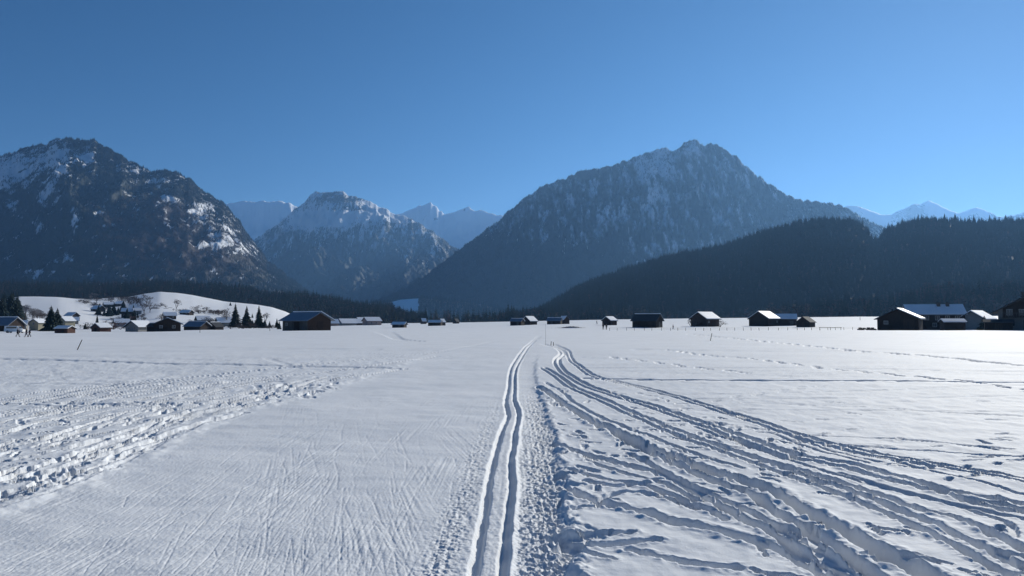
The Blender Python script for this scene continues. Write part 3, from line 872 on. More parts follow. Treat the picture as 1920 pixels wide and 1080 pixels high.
# --- left mountain
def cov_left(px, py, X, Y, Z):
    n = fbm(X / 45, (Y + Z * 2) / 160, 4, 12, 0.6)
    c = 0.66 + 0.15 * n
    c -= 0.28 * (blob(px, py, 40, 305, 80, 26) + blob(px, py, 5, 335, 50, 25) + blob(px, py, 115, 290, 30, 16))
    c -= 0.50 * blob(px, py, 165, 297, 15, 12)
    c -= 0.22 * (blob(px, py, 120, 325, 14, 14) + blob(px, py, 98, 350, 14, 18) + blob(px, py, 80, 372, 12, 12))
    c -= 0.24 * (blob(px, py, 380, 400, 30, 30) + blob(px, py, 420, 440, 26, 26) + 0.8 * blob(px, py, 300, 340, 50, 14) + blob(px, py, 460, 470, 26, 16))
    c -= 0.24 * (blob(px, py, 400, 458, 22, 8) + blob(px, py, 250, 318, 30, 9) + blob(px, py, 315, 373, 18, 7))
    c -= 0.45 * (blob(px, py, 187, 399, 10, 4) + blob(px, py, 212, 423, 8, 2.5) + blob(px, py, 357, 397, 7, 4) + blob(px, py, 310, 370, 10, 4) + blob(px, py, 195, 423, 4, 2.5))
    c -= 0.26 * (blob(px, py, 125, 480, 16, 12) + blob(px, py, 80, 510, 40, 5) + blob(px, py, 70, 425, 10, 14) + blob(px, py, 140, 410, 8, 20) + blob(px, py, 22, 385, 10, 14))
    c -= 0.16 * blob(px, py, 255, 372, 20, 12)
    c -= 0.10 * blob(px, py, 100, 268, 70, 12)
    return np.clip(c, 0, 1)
brown_left = lambda px, py, X, Y, Z: np.clip(sst(330, 400, py) * (blob(px, py, 290, 420, 90, 60) + blob(px, py, 380, 480, 110, 45)) * (1.1 + 0.5 * fbm(X / 200, Y / 300, 2, 3)), 0, 1)
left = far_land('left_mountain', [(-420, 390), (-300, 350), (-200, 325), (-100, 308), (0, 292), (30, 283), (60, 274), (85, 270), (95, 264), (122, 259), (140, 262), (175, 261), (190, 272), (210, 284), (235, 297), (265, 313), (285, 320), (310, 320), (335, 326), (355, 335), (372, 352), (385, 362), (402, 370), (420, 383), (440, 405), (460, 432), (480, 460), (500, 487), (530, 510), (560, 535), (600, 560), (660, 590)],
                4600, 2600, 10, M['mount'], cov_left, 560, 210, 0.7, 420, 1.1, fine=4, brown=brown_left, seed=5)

# --- right mountain
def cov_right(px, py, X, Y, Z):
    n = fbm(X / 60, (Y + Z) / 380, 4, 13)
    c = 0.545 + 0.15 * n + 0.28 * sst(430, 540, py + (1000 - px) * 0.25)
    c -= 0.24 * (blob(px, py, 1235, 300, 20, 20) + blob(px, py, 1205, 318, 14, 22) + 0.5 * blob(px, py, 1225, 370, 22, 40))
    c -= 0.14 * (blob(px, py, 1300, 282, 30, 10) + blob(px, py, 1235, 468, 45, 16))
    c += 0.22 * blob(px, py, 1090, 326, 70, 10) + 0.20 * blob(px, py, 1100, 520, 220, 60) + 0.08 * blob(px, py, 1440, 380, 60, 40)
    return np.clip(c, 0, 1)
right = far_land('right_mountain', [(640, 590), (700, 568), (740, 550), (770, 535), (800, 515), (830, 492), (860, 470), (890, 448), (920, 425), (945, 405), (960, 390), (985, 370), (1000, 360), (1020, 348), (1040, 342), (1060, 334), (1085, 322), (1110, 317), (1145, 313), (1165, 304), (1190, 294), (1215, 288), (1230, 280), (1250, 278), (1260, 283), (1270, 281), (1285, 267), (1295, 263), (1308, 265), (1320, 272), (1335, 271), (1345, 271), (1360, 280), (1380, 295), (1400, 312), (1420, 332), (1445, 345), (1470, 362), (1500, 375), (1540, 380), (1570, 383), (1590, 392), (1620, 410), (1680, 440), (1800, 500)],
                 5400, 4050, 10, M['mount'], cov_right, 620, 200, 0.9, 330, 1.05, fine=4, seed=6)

# --- wooded hill on the right, its lower step, and the wooded slopes on the left
full = lambda px, py, X, Y, Z: np.full_like(Z, 0.74) + 0.10 * fbm(X / 60, Y / 60, 2, 5)
hill_r = far_land('wooded_hill_right', [(x, y + 11) for x, y in [(960, 592), (1000, 580), (1033, 562), (1083, 532), (1133, 511), (1183, 494), (1250, 474), (1300, 464), (1350, 455), (1400, 437), (1450, 422), (1500, 408), (1520, 404), (1560, 402), (1593, 405), (1615, 412), (1628, 424), (1636, 440), (1648, 440), (1660, 424), (1686, 413), (1719, 405), (1762, 402), (1797, 407), (1855, 408), (1885, 405), (1930, 407), (2050, 415), (2250, 430)]],
                  2000, 1050, 0, M['floor'], full, 260, 90, 0.5, 260, 0.9, seed=7)
hill_n = far_land('wooded_bank_right', [(x, y + 20) for x, y in [(1440, 590), (1462, 582), (1535, 563), (1600, 560), (1663, 558), (1704, 540), (1739, 531), (1783, 528), (1826, 529), (1902, 523), (2000, 515), (2250, 500)]],
                  960, 720, -1, M['floor'], full, 120, 40, 0.3, 120, 1.0, seed=8)
hill_l = far_land('wooded_slope_left', [(x, y + 16) for x, y in [(-420, 500), (-200, 510), (0, 520), (100, 521), (200, 523), (300, 517), (360, 520), (420, 525), (460, 530), (500, 538), (530, 538), (565, 540), (600, 547), (640, 553), (665, 560), (700, 563), (730, 564), (760, 578), (800, 590)]],
                  1700, 960, -2, M['floor'], full, 260, 70, 0.5, 200, 1.0, seed=9)
def clearing_cov(px, py, X, Y, Z): return np.clip(0.10 + 0.3 * fbm(X / 40, Y / 60, 2, 8) + 0.9 * sst(741, 733, px + (575 - py) * 0.3) + 0.9 * sst(783, 787, px), 0, 1)
clear = far_land('snowy_clearing_slope', [(640, 575), (700, 568), (735, 566), (750, 562), (775, 560), (792, 559), (830, 562), (900, 570), (960, 585)],
                 3300, 2700, -8, M['hill'], clearing_cov, 120, 30, 0.15, 200, 1.2, seed=10)

# --- trees of the far slopes
def woods(name, land, n, hmin, hmax, dens, bare=0.0, label=None, tmin=0.0, tmax=1.06, brown=None):
    p = sample(land, n, dens, tmin, tmax)
    s = RNG.uniform(hmin * 0.8, hmax, len(p)) * (1 + 0.28 * pn(p[:, 0] / 45, p[:, 1] / 45, 77)) * RNG.choice([1.0, 1.0, 1.15, 0.75], len(p))
    p[:, 2] -= 0.5
    pr = P_CON + P_BARE
    wh = RNG.integers(0, 3, len(p))
    px, py = project(p[:, 0], p[:, 1], p[:, 2])
    if bare:
        nb = 0.5 + 0.8 * pn(p[:, 0] / 80, p[:, 1] / 80, 19)
        wb = RNG.uniform(0, 1, len(p)) < bare * nb * 1.2
        wh = np.where(wb, RNG.integers(3, 5, len(p)), wh); s = np.where(wb, s * 0.75, s)
    if brown is not None:          # broadleaved, leafless stands
        wb = RNG.uniform(0, 1, len(p)) < brown(px, py, p[:, 0], p[:, 1], p[:, 2]) * 1.1
        wh = np.where(wb, RNG.integers(3, 5, len(p)), wh)
    o = scatter(name, p, s, pr, wh)
    tag(o, label=label, cat='forest')
    return o
cd = lambda l, a, b: sst(a, b, l['cover'])
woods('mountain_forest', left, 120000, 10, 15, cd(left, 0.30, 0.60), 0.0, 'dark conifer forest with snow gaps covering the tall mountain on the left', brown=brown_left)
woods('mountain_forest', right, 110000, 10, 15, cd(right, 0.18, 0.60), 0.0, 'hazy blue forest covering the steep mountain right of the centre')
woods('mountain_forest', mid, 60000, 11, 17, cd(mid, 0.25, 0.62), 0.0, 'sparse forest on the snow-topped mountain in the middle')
woods('hill_forest', clear, 2500, 14, 24, sst(0.55, 0.9, clear['cover']), 0.1, 'dark forest on both sides of the shaded snowy clearing')
one = lambda l: np.ones_like(l['Z'])
woods('hill_forest', hill_r, 30000, 12, 19, one(hill_r), 0.02, 'dense dark spruce forest on the long hill behind the right-hand barns')
woods('hill_forest', hill_n, 3200, 13, 21, one(hill_n), 0.62, 'brownish mixed wood on the low bank behind the farm buildings')
woods('hill_forest', hill_l, 13000, 12, 20, one(hill_l), 0.30, 'dark mixed forest on the slope behind the village')
# flat wood at the far end of the field
flatw = dict()
mm_, yy_ = np.meshgrid(np.linspace(slopes(560, 600)[0], slopes(1500, 600)[0], 60), np.linspace(900, 1150, 12))
flatw = dict(X=mm_ * yy_, Y=yy_, Z=ground(mm_, yy_) - 0.5, T=np.linspace(0, 1, 12)[:, None] * np.ones((1, 60)))
pxf = 960 + F * mm_
df = 0.25 + 0.75 * sst(900, 960, pxf) * sst(1300, 1100, pxf) + 0.4 * sst(760, 700, pxf)
df = df * (1 - 0.97 * sst(725, 745, pxf) * sst(815, 795, pxf))
woods('valley_forest', flatw, 2000, 9, 20, np.clip(df, 0, 1), 0.45, 'low strip of dark mixed trees along the far end of the snow field')

# ------------------------------------------------------------------ village hill
VR = np.array([(-420, 575), (-80, 570), (0, 563), (35, 556), (70, 556), (110, 557), (140, 560), (170, 561), (200, 559), (240, 557), (270, 551), (300, 547), (330, 549), (360, 553), (420, 565), (480, 571), (510, 576), (535, 584), (560, 596), (600, 607), (640, 612)], float)
VY0, VY1, VB = 330.0, 950.0, 619.0
def v_row(px, t):
    rg_ = np.interp(px, VR[:, 0], VR[:, 1])
    s = 0.6 * t + 0.4 * sst(0, 1, t)
    bump = 4.5 * np.exp(-((px - 215) / 45) ** 2) * np.sin(PI * np.clip(t, 0, 1)) + 1.6 * np.sin(px / 26) * np.sin(PI * t)
    return VB - (VB - rg_) * s + bump
def v_hill():
    pxs = np.linspace(-420, 640, 240); t = np.concatenate([np.linspace(-0.15, 1, 90), [1.1, 1.3, 1.7]])
    T, P = np.meshgrid(t, pxs, indexing='ij')
    Yg = VY0 + (VY1 - VY0) * T
    row = v_row(P, np.clip(T, 0, 1)) + np.where(T < 0, -T * 60, 0) + np.clip(T - 1, 0, 1) * 60
    m_, e_ = slopes(P, row)
    Z = CAMH + e_ * Yg + 0.12 * fbm(m_ * Yg / 12, Yg / 12, 3, 22)
    cv = 0.12 + 0.25 * fbm(m_ * Yg / 7, Yg / 9, 3, 4) + 0.35 * blob(P, row, 290, 577, 60, 3.0) + 0.4 * blob(P, row, 190, 562, 60, 6) + 0.25 * blob(P, row, 60, 590, 25, 14) + 0.15 * fbm(m_ * Yg / 20, Yg / 20, 2, 3)
    o = link('village_hill', grid_mesh('village_hill', m_ * Yg, Yg, Z, {'cover': cv, 'brown': cv * 0}), M['hill'])
    tag(o, kind='structure')
v_hill()
def vspot(px, row):            # a place on the village hill seen at px, row
    ts = np.linspace(0, 1, 200)
    rows = np.maximum.accumulate(-v_row(np.full(200, px), ts))
    t = float(np.interp(-row, rows, ts))
    Yg = VY0 + (VY1 - VY0) * t
    m_, e_ = slopes(px, v_row(px, t))
    return (float(m_) * Yg, Yg, CAMH + float(e_) * Yg)

# ------------------------------------------------------------------ buildings
def gable_box(L, W, e, r, z0=-1.0):
    hx, hy = L / 2, W / 2
    vs = [(-hx, -hy, z0), (hx, -hy, z0), (hx, hy, z0), (-hx, hy, z0), (-hx, -hy, e), (hx, -hy, e), (hx, hy, e), (-hx, hy, e), (-hx, 0, r), (hx, 0, r)]
    return MB().add(vs, [(0, 1, 5, 4), (2, 3, 7, 6), (1, 2, 6, 9, 5), (3, 0, 4, 8, 7), (3, 2, 1, 0), (4, 5, 9, 8), (6, 7, 8, 9)])

def roof_slab(L, W, e, r, side, over, endo, th, lift=0.0, inset=0.0):
    """one roof slope; side -1 the front (-y), +1 the back"""
    hx = L / 2 + endo - inset
    sl = (r - e) / (W / 2)
    y1 = (W / 2 + over - inset)
    zr, ze = r + lift, r - sl * y1 + lift
    y0 = 0.0
    vs = []
    for dz in (0, th):
        for x in (-hx, hx):
            vs += [(x, side * y0, zr + dz), (x, side * y1, ze + dz)]
    f = [(0, 1, 3, 2), (4, 6, 7, 5), (0, 4, 5, 1), (2, 3, 7, 6), (1, 5, 7, 3), (0, 2, 6, 4)]
    if side > 0: f = [q[::-1] for q in f]
    return MB().add(vs, f)

def window(par, c, wdt, hgt, face, fr=True):
    """face: 'front','back' (-y,+y) or 'left','right' (-x,+x)"""
    x, y, z = c
    s = {'front': (0, -1), 'back': (0, 1), 'left': (-1, 0), 'right': (1, 0)}[face]
    rz = 0 if face in ('front', 'back') else PI / 2
    wn = MB().box((x + s[0] * 0.03, y + s[1] * 0.03, z), (wdt, 0.06, hgt), rz).build('window', M['glass'], par)
    if fr:
        mb = MB()
        for dx, dz, a, b in ((0, hgt / 2, wdt + 0.16, 0.09), (0, -hgt / 2, wdt + 0.16, 0.09), (wdt / 2, 0, 0.09, hgt - 0.09), (-wdt / 2, 0, 0.09, hgt - 0.09), (0, 0, 0.06, hgt - 0.09)):
            ox, oy = (dx, 0) if rz == 0 else (0, dx)
            mb.box((x + s[0] * 0.07 + ox, y + s[1] * 0.07 + oy, z + dz), (a, 0.07, b), rz)
        mb.build('frame', M['frame_white'], wn)

def door(par, c, wdt, hgt, face, mt):
    x, y, z = c
    s = {'front': (0, -1), 'left': (-1, 0), 'right': (1, 0)}[face]
    rz = 0 if face == 'front' else PI / 2
    MB().box((x + s[0] * 0.04, y + s[1] * 0.04, z + hgt / 2), (wdt, 0.08, hgt), rz).build('door', mt, par)

def building(name, loc, yaw, L, W, e, r, wall, roof, label, cat, snow=(1, 1), over=0.5, endo=0.5, wins=(), doors=(), chim=(), sthick=0.22, group=None, extra=None):
    t = empty(name, loc, yaw)
    tag(t, label, cat, group)
    gable_box(L, W, e, r).build('wall', wall, t)
    for side in (-1, 1):
        rf = roof_slab(L, W, e, r, side, over, endo, 0.14, 0.02).build('roof', roof, t)
        if snow[0 if side < 0 else 1]:
            sn = roof_slab(L, W, e, r, side, over, endo, sthick, 0.165, 0.10).build('snow_cover', M['snow_plain'], rf)
    for c, a, b, f in wins: window(t, c, a, b, f, a > 0.5)
    for c, a, b, f, mt in doors: door(t, c, a, b, f, mt)
    for x, y, hh in chim:
        ch = MB().box((x, y, r + hh / 2 - 0.9), (0.8, 0.7, hh + 0.9)).build('chimney', M['chimney'], t)
        MB().box((x, y, r + hh - 0.38), (1.0, 0.9, 0.12)).build('chimney_cap', M['roof_slate'], ch)
    if extra: extra(t)
    return t

def boards(t, L, W, e, n=9, face='front', mt=None):
    for k in range(n):
        x = -L / 2 + L * (k + 0.5) / n
        MB().box((x, -W / 2 - 0.035, e / 2 - 0.1), (0.12, 0.07, e - 0.1)).build('batten', mt or M['wood_dark'], t)

WD, WB, WG = M['wood_dark'], M['wood_brown'], M['wood_grey']
# large barn left of the centre
b = building('barn', spot(575, 186), R(-37), 9.8, 7.2, 2.7, 4.5, WG, M['roof_metal'], 'large grey wooden barn with a blue roof and brown gable, left of the centre', 'barn', snow=(0, 1), over=0.7, endo=0.9,
             doors=[((0.8, -3.6, 0), 2.2, 2.2, 'front', WD), ((4.9, 0.2, 0), 2.0, 2.3, 'right', WD)], wins=[((-3.2, -3.6, 1.6), 0.8, 0.6, 'front')])
MB().add([(4.95, -3.55, 0.1), (4.95, 3.55, 0.1), (4.95, 3.5, 2.62), (4.95, 0, 4.45), (4.95, -3.5, 2.62), (4.91, -3.55, 0.1), (4.91, 3.55, 0.1), (4.91, 3.5, 2.62), (4.91, 0, 4.45), (4.91, -3.5, 2.62)],
         [(0, 1, 2, 3, 4), (9, 8, 7, 6, 5), (0, 5, 6, 1), (1, 6, 7, 2), (2, 7, 8, 3), (3, 8, 9, 4), (4, 9, 5, 0)]).build('gable_cladding', WB, b)
boards(b, 9.6, 7.2, 2.6, 6, mt=WG)
# barns on the far right side of the track
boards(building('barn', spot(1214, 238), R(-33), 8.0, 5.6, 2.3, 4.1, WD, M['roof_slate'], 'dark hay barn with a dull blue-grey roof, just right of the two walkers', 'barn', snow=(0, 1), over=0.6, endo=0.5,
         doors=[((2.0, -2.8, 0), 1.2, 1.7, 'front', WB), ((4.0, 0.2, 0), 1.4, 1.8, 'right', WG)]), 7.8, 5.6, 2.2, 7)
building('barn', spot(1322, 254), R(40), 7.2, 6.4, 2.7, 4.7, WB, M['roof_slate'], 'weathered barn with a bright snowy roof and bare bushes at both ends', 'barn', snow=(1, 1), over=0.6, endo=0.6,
         doors=[((0.5, -3.2, 0), 1.8, 2.0, 'front', WD)], wins=[((-2.4, -3.2, 1.6), 0.7, 0.6, 'front')])
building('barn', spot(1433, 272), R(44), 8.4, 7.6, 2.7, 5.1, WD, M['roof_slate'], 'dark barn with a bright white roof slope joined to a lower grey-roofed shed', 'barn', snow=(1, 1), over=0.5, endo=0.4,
         wins=[((2.2, -3.8, 1.6), 0.6, 0.6, 'front')])
building('shed', spot(1472, 276), R(-18), 8.0, 5.0, 2.5, 4.2, WB, M['roof_slate'], 'lower brown shed with a thin grey snowy roof joined to the white-roofed barn', 'shed', snow=(1, 1), over=0.4, endo=0.3, sthick=0.1,
         doors=[((2.2, -2.5, 0), 1.3, 1.8, 'front', WG)])
building('hut', spot(1511, 243), R(48), 5.2, 4.2, 1.7, 3.3, WD, M['roof_slate'], 'small dark hut with a steep blue-grey roof and no snow on its front slope', 'hut', snow=(0, 0), over=0.35, endo=0.3,
         doors=[((-2.6, 0, 0), 0.9, 1.5, 'left', WB)])
building('barn', spot(1143, 305), R(46), 4.4, 4.2, 1.9, 3.3, WD, M['roof_slate'], 'small dark barn with a bright snowy roof right behind the two walkers', 'barn', snow=(1, 1), over=0.4, endo=0.4,
         doors=[((0, -2.1, 0), 1.2, 1.5, 'front', WB)])
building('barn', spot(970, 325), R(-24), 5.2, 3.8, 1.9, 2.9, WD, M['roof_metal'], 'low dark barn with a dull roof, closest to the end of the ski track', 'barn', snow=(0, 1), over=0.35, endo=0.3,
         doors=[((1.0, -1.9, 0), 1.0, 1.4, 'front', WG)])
building('barn', spot(993, 345), R(52), 5.6, 4.6, 1.8, 3.7, WB, M['roof_slate'], 'barn with a narrow white roof slope half hidden behind the low dark barn', 'barn', snow=(1, 1), over=0.5, endo=0.4,
         doors=[((0, -2.3, 0), 1.2, 1.5, 'front', WD)])
building('barn', spot(1040, 345), R(-16), 6.4, 3.8, 1.7, 2.9, WD, M['roof_metal'], 'long low dark barn left of the grassy mound', 'barn', snow=(0, 1), over=0.35, endo=0.3,
         doors=[((-1.0, -1.9, 0), 1.0, 1.3, 'front', WG)])
building('shed', spot(1058, 352), R(-58), 4.0, 3.2, 2.0, 3.6, WB, M['roof_slate'], 'narrow shed with a rounded gable at the right end of the long low barn', 'shed', snow=(1, 1), over=0.3, endo=0.3, sthick=0.12)
building('barn', spot(749, 335), R(-12), 5.6, 3.6, 1.5, 2.4, WD, M['roof_metal'], 'low dark barn with a thin grey roof, first to the right of the village', 'barn', snow=(1, 1), over=0.5, endo=0.6, sthick=0.1,
         doors=[((0.6, -1.8, 0), 1.1, 1.3, 'front', WG)])
building('barn', spot(816, 425), R(-8), 7.4, 4.0, 1.9, 3.0, WD, M['roof_metal'], 'low dark barn with a pale snow-dusted roof standing alone at the centre', 'barn', snow=(1, 1), over=0.4, endo=0.3, sthick=0.12)
building('hut', spot(829, 432), R(44), 2.6, 3.0, 2.0, 3.6, WB, M['roof_slate'], 'tiny hut with a bright roof at the right end of the lone central barn', 'hut', snow=(1, 1), over=0.3, endo=0.3)
building('hut', spot(794, 560), R(30), 3.5, 3.5, 2.0, 4.0, WB, M['roof_slate'], 'tiny far hut with a white roof, left of the lone central barn', 'hut', snow=(1, 1), over=0.3, endo=0.3)
building('hut', spot(855, 540), R(60), 4.0, 3.0, 1.6, 3.4, WD, M['roof_slate'], 'tiny dark pointed hut right of the lone central barn', 'hut', snow=(0, 0), over=0.3, endo=0.2)
# farm on the right
def porch(t):
    MB().box((-1.5, -5.2, 0.6), (5.5, 2.0, 0.9)).build('covered_stack', M['roof_metal'], t)
def gable_at(px, d, yaw, L):
    x, y, z = spot(px, d)
    return (x + math.cos(R(yaw)) * L / 2, y + math.sin(R(yaw)) * L / 2, z)
building('barn', gable_at(1683, 165, 55, 8.0), R(55), 8.0, 8.2, 2.6, 4.6, WD, M['roof_slate'], 'wide dark barn with its gable facing and sunlit snow on its right slope', 'barn', snow=(1, 0), over=0.6, endo=0.7,
         doors=[((-4.0, -2.2, 0), 2.2, 2.4, 'left', WB)], wins=[((-4.0, 2.3, 1.7), 0.8, 0.7, 'left')])
building('farmhouse', spot(1750, 204), R(-16), 13.6, 7.0, 4.4, 6.7, WD, M['roof_metal'], 'long dark farmhouse with a shaded snowy roof and two chimneys', 'house', snow=(1, 1), over=0.7, endo=0.6, sthick=0.15,
         wins=[((x, -3.5, z), 1.0, 1.1, 'front') for x in (-4.8, -2.4, 0.2, 2.6, 5.0) for z in (3.2,)] + [((x, -3.5, 1.3), 0.9, 1.0, 'front') for x in (-0.5, 4.4)],
         doors=[((2.0, -3.5, 0), 1.1, 2.0, 'front', WB)], chim=[(1.2, -0.7, 1.1), (3.4, -0.7, 1.1)])
building('annex', spot(1832, 200), R(40), 7.4, 5.6, 3.0, 4.8, M['plaster'], M['roof_slate'], 'small pale annex with a bright snowy roof beside the long farmhouse', 'house', snow=(1, 1), over=0.8, endo=0.8,
         wins=[((-1.6, -2.8, 2.2), 0.9, 0.9, 'front'), ((0.8, -2.8, 2.2), 0.9, 0.9, 'front'), ((-2.8, 0.0, 2.2), 0.9, 0.9, 'left')])
building('shed', spot(1786, 186), R(-10), 4.8, 3.0, 2.0, 2.6, WD, M['roof_slate'], 'low dark lean-to with a bright snow edge in front of the farmhouse end', 'shed', snow=(1, 1), over=0.4, endo=0.4)
M['plaster_grey'] = mat('grey_plaster', (0.20, 0.205, 0.20), noise=0.12, nscale=2)
def farm_front(t):
    x = -6.05
    MB().add([(x, -3.6, 2.7), (x, 4.4, 2.7), (x, 4.4, 4.6), (x, 0, 7.1), (x, -3.6, 5.1), (x - 0.1, -3.6, 2.7), (x - 0.1, 4.4, 2.7), (x - 0.1, 4.4, 4.6), (x - 0.1, 0, 7.1), (x - 0.1, -3.6, 5.1)],
             [(0, 1, 2, 3, 4), (9, 8, 7, 6, 5), (0, 5, 6, 1), (1, 6, 7, 2), (2, 7, 8, 3), (3, 8, 9, 4), (4, 9, 5, 0)]).build('gable_cladding', WD, t)
    bl = MB().box((-6.7, 0.4, 2.62), (1.2, 8.0, 0.14)).build('balcony', WG, t)
    MB().box((-7.25, 0.4, 3.62), (0.1, 8.0, 0.1)).build('handrail', WG, bl)
    for k in range(17): MB().box((-7.25, -3.5 + k * 0.487, 3.13), (0.05, 0.10, 0.9)).build('baluster', WG, bl)
building('farmhouse', gable_at(1928, 156, 50, 12.0), R(50), 12.0, 10.6, 4.2, 7.3, M['plaster_grey'], M['roof_slate'], 'big grey farmhouse with a dark timber gable, cut by the right edge of the picture', 'house', snow=(1, 0), over=1.3, endo=1.2,
         wins=[((-6.17, y, 3.8), 1.0, 1.2, 'left') for y in (-1.6, 1.0, 3.2)] + [((-6.0, y, 1.4), 1.0, 1.1, 'left') for y in (-3.4, 2.8)] + [((x, 5.3, 1.4), 1.0, 1.1, 'back') for x in (-3.5, 0, 3.5)],
         doors=[((-6.0, 0.2, 0), 1.1, 2.1, 'left', WB)], chim=[(-3.0, 0.9, 1.2)], extra=farm_front)
building('shed', spot(1872, 158), R(-30), 5.0, 3.0, 1.7, 2.2, WD, M['roof_slate'], 'low dark shed in front of the left side of the big grey farmhouse', 'shed', snow=(0, 0), over=0.3, endo=0.3, sthick=0.1,
         doors=[((0, -1.5, 0), 1.4, 1.5, 'front', WB)])
# far houses between the big barn and the centre
for px, d, L, W, e, r, yaw, wl, lb in ((650, 520, 11, 8, 1.9, 4.6, 40, M['plaster'], 'far house with a wide white roof, first right of the large grey barn'),
                                     (666, 545, 8, 8, 1.9, 4.6, 36, WB, 'far house with a white roof touching the wide-roofed one beside it'),
                                     (678, 560, 7, 7, 3.2, 5.6, 40, WB, 'small far brown house with a short white roof in the middle of the far row'),
                                     (697, 500, 10, 8, 3.0, 5.2, 35, M['plaster_pink'], 'far pinkish house with a white roof at the right end of the far row'),
                                     (622, 480, 7, 6, 2.0, 4.2, 30, M['plaster_pink'], 'far small pink-walled house peeping out behind the large grey barn')):
    building('house', spot(px, d), R(yaw), L, W, e, r, wl, M['roof_slate'], lb, 'house', over=0.8, endo=0.7, wins=[((-2, -W / 2, 1.6), 0.9, 1.0, 'front'), ((1.5, -W / 2, 1.6), 0.9, 1.0, 'front')])
# village at the field's edge
building('barn', spot(8, 232), R(-10), 9.0, 6.0, 2.2, 4.3, WD, M['roof_metal'], 'long low barn with a blue-grey roof at the left edge of the picture', 'barn', snow=(0, 1), over=0.6, endo=0.4,
         doors=[((1.5, -3.0, 0), 1.6, 1.8, 'front', WB)])
building('hut', spot(122, 209), R(-8), 4.0, 3.0, 1.2, 1.8, M['brick_red'], M['roof_slate'], 'low red-brown hut with a flat white roof in front of the twin conifers', 'hut', over=0.3, endo=0.3, sthick=0.2,
         doors=[((0.6, -1.5, 0), 0.8, 1.1, 'front', WD)])
building('house', spot(124, 300), R(70), 4.5, 4.4, 4.0, 5.6, M['plaster_cream'], M['roof_slate'], 'cream house with its narrow gable just right of the twin conifers', 'house', over=0.4, endo=0.4,
         wins=[((-2.25, -1.0, 3.3), 0.8, 1.0, 'left'), ((-2.25, 1.0, 3.3), 0.8, 1.0, 'left')])
building('hut', spot(190, 254), R(66), 4.2, 4.2, 1.5, 2.7, M['brick_red'], M['roof_slate'], 'small red-brown hut with a white gabled roof left of the blue-walled house', 'hut', over=0.5, endo=0.4,
         doors=[((-2.1, 0, 0), 1.2, 1.4, 'left', WD)])
building('house', spot(261, 270), R(74), 7, 5.6, 1.9, 3.7, M['plaster'], M['roof_slate'], 'pale house with snow on both roof slopes left of the wide dark chalet', 'house', over=0.7, endo=0.7,
         wins=[((-3.5, -1.3, 1.2), 0.8, 0.9, 'left'), ((-3.5, 1.3, 1.2), 0.8, 0.9, 'left')])
building('chalet', spot(313, 246), R(-62), 8.5, 7.8, 2.6, 4.3, WD, M['roof_slate'], 'wide dark chalet with a flat-pitched roof in the middle of the village edge', 'house', snow=(0, 1), over=0.8, endo=0.9,
         wins=[((4.25, -2.0, 1.6), 0.9, 0.9, 'right'), ((4.25, 1.8, 1.6), 0.9, 0.9, 'right')])
building('shed', spot(290, 243), R(-6), 3.6, 3.0, 1.8, 2.6, WD, M['roof_slate'], 'black lean-to shed against the left end of the wide dark chalet', 'shed', snow=(0, 1), over=0.3, endo=0.2)
building('barn', spot(370, 300), R(-20), 8.5, 5.6, 1.6, 3.3, WD, M['roof_metal'], 'barn with a long grey roof between the chalet and the slim conifers', 'barn', snow=(0, 1), over=0.5, endo=0.4)
building('hut', spot(404, 305), R(68), 4.5, 4.4, 1.4, 3.0, WD, M['roof_slate'], 'small dark pointed hut right of the long grey-roofed barn', 'hut', snow=(0, 1), over=0.4, endo=0.4)
building('house', spot(35, 305), R(24), 6, 5, 2.4, 4.0, M['plaster'], M['roof_slate'], 'pale house behind the walkers at the left edge', 'house', wins=[((0, -2.5, 1.5), 0.9, 1.0, 'front')])
building('house', spot(72, 315), R(80), 5, 4.4, 3.4, 4.8, M['plaster_cream'], M['roof_slate'], 'narrow cream house between the bare bushes and the twin conifers', 'house', wins=[((-2.5, 0, 3.0), 0.9, 1.0, 'left')])
VH = [(135, 597, 8, 6, 2.2, 4.4, -20, WD, (1, 1), 'dark hut with a snowy roof halfway up the slope right of the twin conifers'),
      (136, 607, 6.5, 5, 2.2, 4.0, 30, M['plaster'], (1, 1), 'pale small house just below the dark hut on the slope'),
      (184, 584, 11, 8, 2.6, 5.6, -28, WD, (1, 1), 'dark gabled house with snow on its roof, highest on the open slope'),
      (203, 576, 9, 7, 3, 5.4, 38, WB, (1, 1), 'brown house with a white roof among the conifers on the slope'),
      (222, 574, 8, 7, 2.6, 5.0, 40, WB, (1, 1), 'white-roofed house between two dark conifers high in the village'),
      (240, 594, 9, 8, 4.5, 7.0, 20, WD, (1, 1), 'tall dark house below the reddish tree'),
      (257, 590, 6, 5, 3.5, 5.2, 35, M['plaster'], (1, 1), 'small pale-walled house right of the tall dark house'),
      (228, 612, 8, 6, 2.4, 4.4, 35, M['plaster_pink'], (1, 1), 'low house with a white roof above the pale gabled house'),
      (318, 598, 8, 7, 2.5, 4.6, 30, WB, (1, 1), 'brown house with a white roof behind the wide dark chalet'),
      (350, 590, 9, 6, 1.8, 3.6, -15, WD, (1, 1), 'long hut on the terrace below the hill crest'),
      (380, 606, 8, 7, 2.2, 4.6, 38, WB, (1, 1), 'house with a white roof behind the long grey-roofed barn'),
      (420, 612, 8, 7, 2.4, 5.0, 36, M['plaster'], (1, 1), 'pale house with a white roof at the foot of the slim conifers')]
for px, row, L, W, e, r, yaw, wl, sn, lb in VH:
    building('house', vspot(px, row), R(yaw), L, W, e, r, wl, M['roof_slate'], lb, 'house', snow=sn, over=0.7, endo=0.6,
             wins=[((-L / 4, -W / 2, 1.4), 0.9, 1.0, 'front'), ((L / 4, -W / 2, 1.4), 0.9, 1.0, 'front')])

